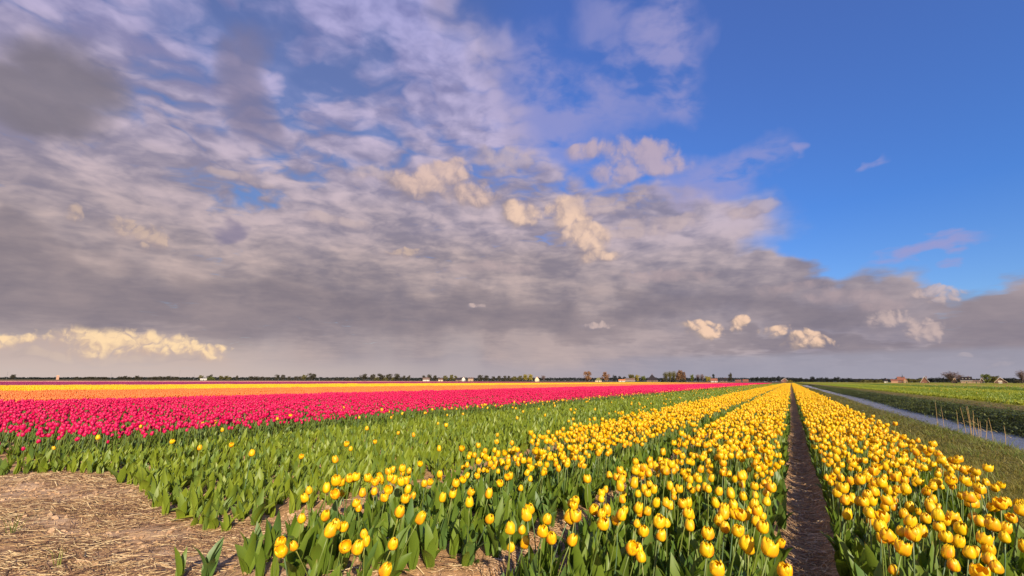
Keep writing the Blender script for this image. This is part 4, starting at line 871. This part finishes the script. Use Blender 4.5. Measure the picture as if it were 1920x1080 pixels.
# left of the picture
tree(23, 701, 13, 900, 'dark', 'broad', 'round dark tree beside the first mast at the far left horizon')
tree(143, 705.5, 11, 900, 'dark', 'bush', 'low dark bush alone on the horizon past the salmon tower', nm='bush')
belt([(157, 707, 10), (166, 706, 10), (174, 705.5, 10), (184, 706.5, 11), (196, 706, 12)], 950, 'dark', 'round', 'small dark tree in the low belt before the second mast', 'trees before the second mast')
belt([(226, 705, 11), (234, 704.5, 10), (242, 705.5, 9), (255, 703, 9), (263, 705.5, 9)], 950, 'dark', 'round', 'dark tree in the belt right after the second mast', 'trees after the second mast')
belt([(281, 706, 10), (290, 705, 10), (298, 704.5, 10), (307, 705, 10), (316, 704.5, 10), (325, 705, 10), (332, 706, 8)], 950, 'dark', 'round', 'dark tree in the dense belt before the tall thin mast', 'trees before the tall mast')
tree(375, 702, 9, 850, 'olive', 'round', 'slim grey tree standing left of the low white shed')
tree(392, 701.5, 11, 900, 'dark', 'broad', 'dark tree behind the low white shed')
tree(395, 705, 16, 800, 'green', 'bush', 'broad bright green bush right of the low white shed', nm='bush')
belt([(414, 704, 9), (424, 704, 10), (430, 706, 8)], 900, 'olive', 'round', 'olive tree in the trio right of the green bush', 'three olive trees')
tree(444, 703, 7, 900, 'dark', 'tall', 'single upright dark tree between two gaps in the horizon belt')
belt([(470, 705, 10), (480, 704.5, 11), (490, 705.5, 11), (501, 706, 10)], 950, 'dark', 'round', 'low dark tree in the belt left of the round group', 'low belt')
belt([(519, 702, 11), (530, 702, 11), (541, 705, 8), (555, 705, 10), (563, 704, 9)], 850, 'dark', 'round', 'dark round tree left of the tallest pair in the belt', 'round group')
tree(569, 701, 11, 800, 'olive', 'round', 'smaller of the two tall dark trees standing together')
tree(583, 699, 18, 800, 'dark', 'broad', 'larger and wider of the two tall dark trees standing together')
belt([(615, 708, 14), (632, 708, 14), (650, 707.5, 14), (665, 707, 12)], 950, 'dark', 'bush', 'low dark bush in the sparse line before the wood', 'sparse bushes', 'bush')
belt([(682, 699.5, 17), (699, 701, 13), (715, 699.5, 18), (730, 700, 14), (745, 699.5, 17), (757, 703, 10), (766, 703, 7)], 750, 'dark', 'broad', 'tall dark tree of the wood in the middle of the far horizon', 'trees of the middle wood')
belt([(706, 705, 12), (722, 706, 12), (738, 706, 12)], 740, 'olive', 'bush', 'olive undergrowth bush at the foot of the middle wood', 'bushes under the wood', 'bush')
belt([(795, 703, 10), (805, 701, 14), (816, 703, 10)], 780, 'dark', 'broad', 'dark tree behind the white farmhouse near the wood', 'trees behind the white farmhouse')
belt([(835, 702.5, 11), (847, 702, 11), (854, 704, 8)], 800, 'olive', 'round', 'olive tree between the white farmhouse and the dark barn', 'trees by the dark barn')
belt([(901, 702, 12), (912, 703, 12), (925, 705, 9), (936, 704, 9), (946, 703.5, 9), (954, 704, 8)], 780, 'dark', 'round', 'dark tree in the row right of the tan house', 'trees right of the tan house')
belt([(965, 705, 10), (975, 704, 11), (962, 706, 9)], 720, 'olive', 'round', 'dull olive tree at the left end of the sunlit grove', 'sunlit grove')
belt([(985, 701.5, 12), (995, 701.5, 11)], 700, 'yellow', 'broad', 'yellow-green tree beside the orange-roofed gabled house', 'yellow-green pair')
tree(1019, 703.5, 11, 740, 'bare', 'bare', 'brownish leafless tree right of the orange-roofed gabled house')
tree(1103, 693.5, 19, 620, 'copper', 'broad', 'taller copper-coloured tree of the pair above the yellow band')
tree(1135, 696, 16, 620, 'copper', 'broad', 'shorter copper-coloured tree of the pair, right of the thatched house')
tree(1153, 702.5, 9, 700, 'blue', 'round', 'grey-blue tree just right of the copper-coloured pair')
belt([(1162, 704.5, 7), (1171, 705.5, 8)], 700, 'blue', 'round', 'small grey tree behind the low orange-roofed white house', 'small grey trees')
tree(1184, 701, 15, 600, 'olive', 'broad', 'rounded olive tree behind the long brown farmhouse roof')
tree(1195, 702, 12, 580, 'yellow', 'broad', 'yellow spring-leafed tree at the end of the long farmhouse')
tree(1206, 704, 11, 590, 'green', 'round', 'small green tree between yellow tree and pyramid farmhouse')
belt([(1249, 697, 15), (1257, 696, 13), (1264, 695.5, 13)], 560, 'olive', 'bare', 'grey-olive leafless tree on the left side of the tall copse', 'grey trees of the copse')
belt([(1271, 694.5, 14), (1277, 693.5, 14), (1283, 694, 13)], 560, 'rust', 'tall', 'rust-brown tree on the right side of the tall copse', 'rust trees of the copse')
belt([(1246, 707, 14), (1262, 708, 16), (1280, 708, 14)], 550, 'dark', 'bush', 'low dark bush at the foot of the tall copse', 'bushes under the copse', 'bush')
tree(1297, 701, 9, 580, 'green', 'round', 'fresh green tree just right of the tall copse')
belt([(1309, 702, 10), (1317, 701.5, 11)], 590, 'bare', 'bare', 'thin pinkish leafless tree in the row right of the copse', 'leafless pair')
belt([(1325, 704.5, 9), (1331, 705.5, 8)], 580, 'yellow', 'round', 'yellow-green bushy tree left of the small orange-roofed cottage', 'yellow-green trees')
tree(1338.5, 700, 6, 640, 'blue', 'tall', 'thin dark tree rising behind the orange-roofed cottage')
tree(1369, 698.5, 12, 580, 'dark', 'tall', 'tall oval dark tree right of the dark-roofed house')
belt([(1412, 707, 9), (1420, 706, 9), (1429, 706.5, 9), (1437, 706, 9)], 800, 'blue', 'round', 'blue-grey tree in the belt left of the furrow end', 'belt left of the furrow end')
belt([(1445, 707, 8), (1452, 706, 9), (1461, 704.5, 9), (1468, 706, 8)], 780, 'blue', 'round', 'blue-grey tree beside the house at the end of the furrow', 'trees at the furrow end')
tree(1481, 712, 12, 420, 'yellow', 'bush', 'yellow-green bush at the very end of the dirt furrow', nm='bush')
belt([(1494, 708.5, 10), (1502, 707.5, 10), (1512, 709, 10), (1524, 705.5, 13), (1533, 708, 9), (1541, 707, 10), (1550, 707, 9), (1559, 709, 9)], 850, 'blue', 'round', 'blue-grey tree in the belt just right of the furrow end', 'belt right of the furrow end')
belt([(1570, 706, 13), (1581, 708.5, 10), (1592, 708, 12), (1600, 710, 9)], 850, 'blue', 'round', 'blue-grey tree in the belt above the ditch', 'belt above the ditch')
tree(1606, 709.5, 10, 700, 'dark', 'bush', 'dark rounded bush at the right end of the blue-grey belt', nm='bush')
belt([(1620, 711, 18), (1634, 711, 18), (1648, 711, 18)], 600, 'olive', 'bush', 'low olive bush in the long clump before the village', 'olive bushes', 'bush')
tree(1660, 708, 5, 640, 'blue', 'tall', 'small dark tree behind the white house at the village edge')
belt([(1703, 709, 12), (1715, 709.5, 12), (1724, 709, 9)], 620, 'olive', 'round', 'dull tree between church and white-trimmed gable', 'trees right of the church')
belt([(1684, 707.5, 9), (1676, 710, 9)], 640, 'dark', 'round', 'dark tree behind the brick barn beside the church', 'trees by the barn')
belt([(1727, 707.5, 9), (1745, 707.5, 9), (1752, 708, 10), (1760, 707, 11), (1769, 707.5, 11), (1777, 708, 9)], 700, 'blue', 'round', 'blue-grey tree in the belt behind the white-trimmed gable', 'belt behind the gable')
tree(1784, 697, 34, 540, 'bare', 'bare', 'wide leafless grey-pink tree beside the dormered house')
tree(1800, 702, 16, 560, 'bare', 'bare', 'smaller leafless tree behind the dormered house roof')
tree(1848, 700.5, 19, 480, 'green', 'broad', 'leafy green tree right of the dormered house')
tree(1862, 702.5, 20, 500, 'olive', 'broad', 'dense olive tree between the green tree and wide barn')
belt([(1885, 708, 10), (1893, 708, 11), (1901, 707.5, 10)], 640, 'blue', 'round', 'blue-grey tree in the belt right of the wide barn', 'belt right of the barn')
tree(1917, 694.5, 20, 470, 'bare', 'bare', 'leafless dark tree cut by the picture edge at far right')
tree(1908, 711, 14, 470, 'dark', 'bush', 'dark hedge bush under the leafless edge tree', nm='bush')
# woods too far off to count
def wood(name, pxs, top, D, m, label):
    r = random.Random(int(D+pxs[0])); mb = MB(); V = []; F = []
    for px in np.arange(pxs[0], pxs[1], 1.1):
        q, h = horizon_at(px, D, top+r.uniform(-1, 1.2)); w = wpx(2.2, px, D)
        for k in range(44):
            c = Vector((q.x+r.gauss(0, w*.5), q.y+r.gauss(0, w*.5), h*r.uniform(0, 1)**.7)); d = Vector((r.gauss(0, 1), r.gauss(0, 1), r.gauss(0, 1))).normalized(); a = d.orthogonal().normalized(); b_ = d.cross(a); s_ = w*r.uniform(.18, .4); i = len(V)
            V.extend([tuple(c+a*s_), tuple(c+b_*s_), tuple(c-a*s_), tuple(c-b_*s_)]); F.append([i, i+1, i+2, i+3])
    tag(link(name, MB().add(V, F).mesh(name, [M[m]], False)), label=label, kind='stuff')
wood('far_woods', (-60, 700), 708, 1500, 'crown_blue', 'dim far woods along the left half of the horizon')
wood('hazy_woods', (700, 1500), 708.8, 1400, 'crown_blue', 'dim far woods along the middle of the horizon')
wood('village_woods', (1480, 2000), 711.0, 1100, 'crown_blue', 'blue-grey far woods behind the village on the right')

# ---------------------------------------------------------------- houses, barns and the church
def facing(px): d = ray(px, 714); return math.atan2(d.y, d.x)-math.pi/2
def building(nm, px, D, w, dep, hw, hr, wall, roof, label, cat='house', style='gable_side', turn=0.0, wins=3, door=True, chimney=True, trim=None, dormers=0, winmat='white'):
    """local x runs along the front, -y looks at the fields"""
    d_ = ray(px, 714); w *= 1.15*d_.dot(CF)/math.hypot(d_.x, d_.y); hw, hr = hw*1.25, hr*1.3; q = horizon_at(px, D); root = empty(nm, (q.x, q.y, 0)); root.rotation_euler = (0, 0, facing(px)+turn); tag(root, label, cat)
    x0, x1, y0, y1 = -w/2, w/2, -dep/2, dep/2; mb = MB().box(x0, x1, y0, y1, -.3, hw)
    if style == 'gable_front': mb.add([(x0, y0, hw), (x1, y0, hw), (0, y0, hw+hr), (x0, y1, hw), (x1, y1, hw), (0, y1, hw+hr)], [[0, 1, 2], [4, 3, 5]])
    elif style == 'gable_side': mb.add([(x0, y0, hw), (x0, y1, hw), (x0, 0, hw+hr), (x1, y0, hw), (x1, y1, hw), (x1, 0, hw+hr)], [[1, 0, 2], [3, 4, 5]])
    link('wall', mb.mesh('wall', [M[wall]], False), root)
    o = .35; rb = MB()
    def slab(a, b_, c, d): # a sloping roof plane 20 cm thick
        n_ = (Vector(b_)-Vector(a)).cross(Vector(d)-Vector(a)).normalized()*.2; P_ = [Vector(v) for v in (a, b_, c, d)]; rb.add([tuple(v+n_) for v in P_]+[tuple(v) for v in P_], [[0, 1, 2, 3], [7, 6, 5, 4], [0, 4, 5, 1], [1, 5, 6, 2], [2, 6, 7, 3], [3, 7, 4, 0]])
    if style == 'gable_side':
        k = hr/(dep/2); slab((x0-o, y0-o, hw-o*k), (x1+o, y0-o, hw-o*k), (x1+o, 0, hw+hr), (x0-o, 0, hw+hr)); slab((x1+o, y1+o, hw-o*k), (x0-o, y1+o, hw-o*k), (x0-o, 0, hw+hr), (x1+o, 0, hw+hr))
    elif style == 'gable_front':
        k = hr/(w/2); slab((x0-o, y1+o, hw-o*k), (x0-o, y0-o, hw-o*k), (0, y0-o, hw+hr), (0, y1+o, hw+hr)); slab((x1+o, y0-o, hw-o*k), (x1+o, y1+o, hw-o*k), (0, y1+o, hw+hr), (0, y0-o, hw+hr))
    else:
        t_ = .02 if style == 'pyramid' else .3; X0, X1 = x0*t_, x1*t_; rb.add([(x0-o, y0-o, hw-.2), (x1+o, y0-o, hw-.2), (x1+o, y1+o, hw-.2), (x0-o, y1+o, hw-.2), (X0, -.1, hw+hr), (X1, -.1, hw+hr), (X1, .1, hw+hr), (X0, .1, hw+hr)], [[0, 1, 5, 4], [1, 2, 6, 5], [2, 3, 7, 6], [3, 0, 4, 7], [4, 5, 6, 7], [3, 2, 1, 0]])
    ro = link('roof', rb.mesh('roof', [M[roof]], False), root)
    if chimney: cx_ = w*.22 if style != 'pyramid' else 0.3; link('chimney', MB().box(cx_-.4, cx_+.4, -.4 if style == 'gable_side' else dep*.2, .4 if style == 'gable_side' else dep*.2+.8, hw+hr*.5, hw+hr+1.0).mesh('chimney', [M['brick']], False), ro)
    wy = y0-.04; wh = min(1.5, hw*.45); ww = min(1.3, w/(wins*2+1)) if wins else 1
    fr = MB().box(-ww/2, ww/2, -.06, .05, 0, wh).mesh('window', [M[winmat]], False); pn = MB().box(-ww/2+.14, ww/2-.14, -.085, -.05, .14, wh-.14).mesh('pane', [M['pane']], False)
    for k in range(wins):
        cx_ = x0+w*(k+.5)/wins
        if door and k == wins//2: link('door', MB().box(cx_-.55, cx_+.55, y0-.08, y0+.05, 0, min(2.1, hw*.8)).mesh('door', [M['door']], False), root); continue
        wi = link('window', fr, root, (cx_, wy, hw*.32)); link('pane', pn, wi)
    for k in range(dormers):
        cx_ = x0+w*(k+.7)/(dormers+.4); zb = hw+hr*.22; d_ = link('dormer', MB().box(-w*.045, w*.045, -dep*.36, -dep*.02, zb, zb+hr*.42).mesh('dormer', [M['white']], False), ro, (cx_, 0, 0)); link('pane', MB().box(-w*.03, w*.03, -dep*.36-.03, -dep*.36+.02, zb+.2, zb+hr*.36).mesh('pane', [M['pane']], False), root, (cx_, 0, 0))
    if trim:
        tb = MB()
        if style == 'gable_front':
            for s_ in (-1, 1): tb.tube([(s_*(w/2+o), y0-o-.1, hw-o*hr/(w/2)), (0, y0-o-.1, hw+hr+.15)], [.28, .28], 4)
            link('bargeboard', tb.mesh('bargeboard', [M[trim]], False), root)
        else: link('gutter', tb.box(x0-o, x1+o, y0-o-.15, y0-o, hw-.55, hw-.1).mesh('gutter', [M[trim]], False), root)
    return root
building('shed', 381, 700, 12, 7, 1.6, 1.2, 'white', 'white', 'low white shed among dark trees on the far left horizon', 'shed', wins=3, chimney=False)
building('farmhouse', 799, 640, 11, 8, 2.3, 2.6, 'white', 'roof_brown', 'long low white farmhouse in front of dark trees near the wood')
building('cottage', 826, 660, 8, 7, 2.0, 1.8, 'cream', 'roof_brown', 'small pale cottage with a brown roof right of the white farmhouse')
building('barn', 860, 640, 10, 8, 2.2, 2.6, 'darkbrick', 'roof_dark', 'dark barn with a black roof between two groups of trees', 'barn')
building('house', 869, 650, 6, 8, 3.2, 3.2, 'white', 'roof_dark', 'narrow house with a white gable attached to the dark barn', style='gable_front', wins=2)
building('house', 882.5, 650, 9, 8, 3.6, 1.6, 'tan', 'roof_brown', 'tan house with a shallow roof standing alone in a gap', wins=3)
building('house', 1007, 640, 7, 9, 3.0, 4.0, 'cream', 'roof_orange', 'gabled house with pale yellow front and bright orange roof', style='gable_front', wins=2)
building('thatched_house', 1122, 600, 10, 9, 1.8, 3.8, 'cream', 'thatch', 'dark thatched house standing between the two copper-coloured trees', style='hip', wins=3)
building('bungalow', 1166, 560, 9.5, 7, 1.7, 1.5, 'white', 'roof_orange', 'low white bungalow with a flat orange roof left of the long farmhouse', wins=3)
building('long_farmhouse', 1181, 565, 15, 9, 1.5, 3.0, 'darkbrick', 'roof_brown', 'long farmhouse under a brown roof with a pale ridge behind trees', trim='white', wins=5)
building('pyramid_farmhouse', 1223, 545, 16, 14, 2.2, 7.2, 'darkbrick', 'roof_dark', 'farmhouse with a tall dark pyramid roof left of the copse', 'farmhouse', style='pyramid', wins=5)
building('cottage', 1339, 545, 9.5, 7, 1.9, 2.6, 'white', 'roof_red', 'small white cottage with a red tiled roof by the thin dark tree', wins=3)
building('house', 1357, 560, 11, 8, 2.2, 3.0, 'darkbrick', 'roof_dark', 'dark-roofed brick house left of the tall oval tree', wins=4)
building('shed', 1384, 600, 9, 7, 1.8, 1.4, 'brick', 'roof_red', 'low shed with a red roof right of the tall oval tree', 'shed', wins=0, door=False, chimney=False)
building('shed', 1398, 610, 9, 7, 2.0, 1.8, 'brick', 'roof_red', 'second red-roofed shed at the end of the crimson band', 'shed', wins=0, door=False, chimney=False)
building('farmhouse', 1471, 560, 10, 9, 2.2, 3.0, 'brick', 'roof_dark', 'brick farmhouse with a white-trimmed gable at the furrow end', style='gable_front', wins=2, trim='white')
building('house', 1661, 520, 5, 6, 2.2, 1.6, 'white', 'roof_dark', 'tiny white house at the left edge of the village', wins=2)
building('barn', 1677, 500, 9, 7, 2.4, 1.6, 'salmon', 'roof_red', 'low salmon brick barn between the white house and the church', 'barn', wins=0, door=False, chimney=False)
building('house', 1698, 500, 5, 6, 2.6, 2.4, 'tan', 'roof_orange', 'small tan house leaning against the right side of the church', style='gable_front', wins=2)
building('gabled_house', 1734, 480, 11, 9, 1.2, 5.6, 'brick', 'roof_brown', 'steep brick gable house with white trimmed edges', style='gable_front', wins=2, trim='white')
building('summer_house', 1790, 470, 6, 6, 2.4, 2.8, 'tan', 'roof_brown', 'small gabled house with pale edges left of the dormered house', style='gable_front', wins=2, trim='cream')
building('dormered_house', 1812, 460, 14, 9, 3.0, 3.8, 'tan', 'roof_dark', 'large house with black roof and three white dormers', trim='white', dormers=3, wins=5)
building('outhouse', 1830, 455, 8, 6, 2.0, 1.2, 'tan', 'roof_brown', 'low tan outhouse joined to the right of the dormered house', 'outhouse', wins=3, chimney=False)
building('house', 1841, 470, 5, 7, 2.6, 2.8, 'darkbrick', 'slate', 'narrow slate-roofed gable house with white edges beside the green tree', style='gable_front', wins=2, trim='white')
building('wide_barn', 1876, 450, 15.5, 12, 1.2, 4.6, 'darkbrick', 'thatch', 'wide barn with a mossy roof sweeping low on both sides', 'barn', style='gable_front', wins=0, door=False, trim='cream', chimney=False)
building('shed', 1875, 440, 4.2, 3, 1.9, .7, 'white', 'cream', 'little white shed in front of the wide mossy barn', 'shed', wins=2, door=False, chimney=False)
ch = building('church', 1690, 510, 10, 9, 3.6, 3.6, 'brick', 'roof_red', 'brick village church with a slim dark spire', 'church', wins=4, chimney=False)
link('tower', MB().box(.6, 3.4, -1.4, 1.4, 3, 8.6).mesh('tower', [M['brick']], False), ch)
sp = MB().add([(.4, -1.6, 8.2), (3.6, -1.6, 8.2), (3.6, 1.6, 8.2), (.4, 1.6, 8.2), (1.6, -.4, 10.2), (2.4, -.4, 10.2), (2.4, .4, 10.2), (1.6, .4, 10.2), (2, 0, 14.2)], [[0, 1, 5, 4], [1, 2, 6, 5], [2, 3, 7, 6], [3, 0, 4, 7], [4, 5, 8], [5, 6, 8], [6, 7, 8], [7, 4, 8]])
link('spire', sp.mesh('spire', [M['slate']], False), ch)
q, h = horizon_at(107, 700, 703.5); root = empty('tower', (q.x, q.y, 0)); root.rotation_euler = (0, 0, facing(107)); tag(root, 'salmon-coloured square tower on the far left horizon', 'tower')
link('wall', MB().box(-2.1, 2.1, -2.1, 2.1, 0, h-.4).mesh('wall', [M['salmon']], False), root); link('cap', MB().box(-2.3, 2.3, -2.3, 2.3, h-.4, h).mesh('cap', [M['cream']], False), root)
# masts and pylons
for px, top, D, arms, lab in ((11, 697, 1000, 2, 'thin steel pylon at the far left edge of the horizon'), (207, 699, 1000, 1, 'short steel mast between two dark belts of trees'), (335, 694, 1000, 0, 'tallest thin mast on the left horizon'), (363, 701, 950, 1, 'short mast left of the white shed'), (492, 701.5, 1000, 0, 'thin short mast above the low tree belt'), (598.5, 702, 900, 1, 'small mast right of the tall pair of trees'), (1038.5, 703.5, 850, 0, 'thin mast alone over the open middle horizon')):
    q, h = horizon_at(px, D, top); root = empty('mast', (q.x, q.y, 0)); root.rotation_euler = (0, 0, facing(px)); tag(root, lab, 'mast')
    w = .45; mb = MB()
    for sx, sy in ((-1, -1), (1, -1), (1, 1), (-1, 1)): mb.tube([(sx*w*1.6, sy*w*1.6, 0), (sx*w*.25, sy*w*.25, h)], [.13, .09], 4)
    nb_ = 7
    for k in range(nb_):
        z0, z1 = h*k/nb_, h*(k+1)/nb_; f0, f1 = w*(1.6-1.35*k/nb_), w*(1.6-1.35*(k+1)/nb_); mb.tube([(-f0, -f0, z0), (f1, -f1, z1)], [.06, .06], 3); mb.tube([(f0, -f0, z0), (-f1, -f1, z1)], [.06, .06], 3)
    link('lattice', mb.mesh('lattice', [M['steel']], False), root)
    for k in range(arms): z = h*(.82-.2*k); link('cross_arm', MB().box(-2.2, 2.2, -.12, .12, z, z+.22).mesh('cross_arm', [M['steel']], False), root)
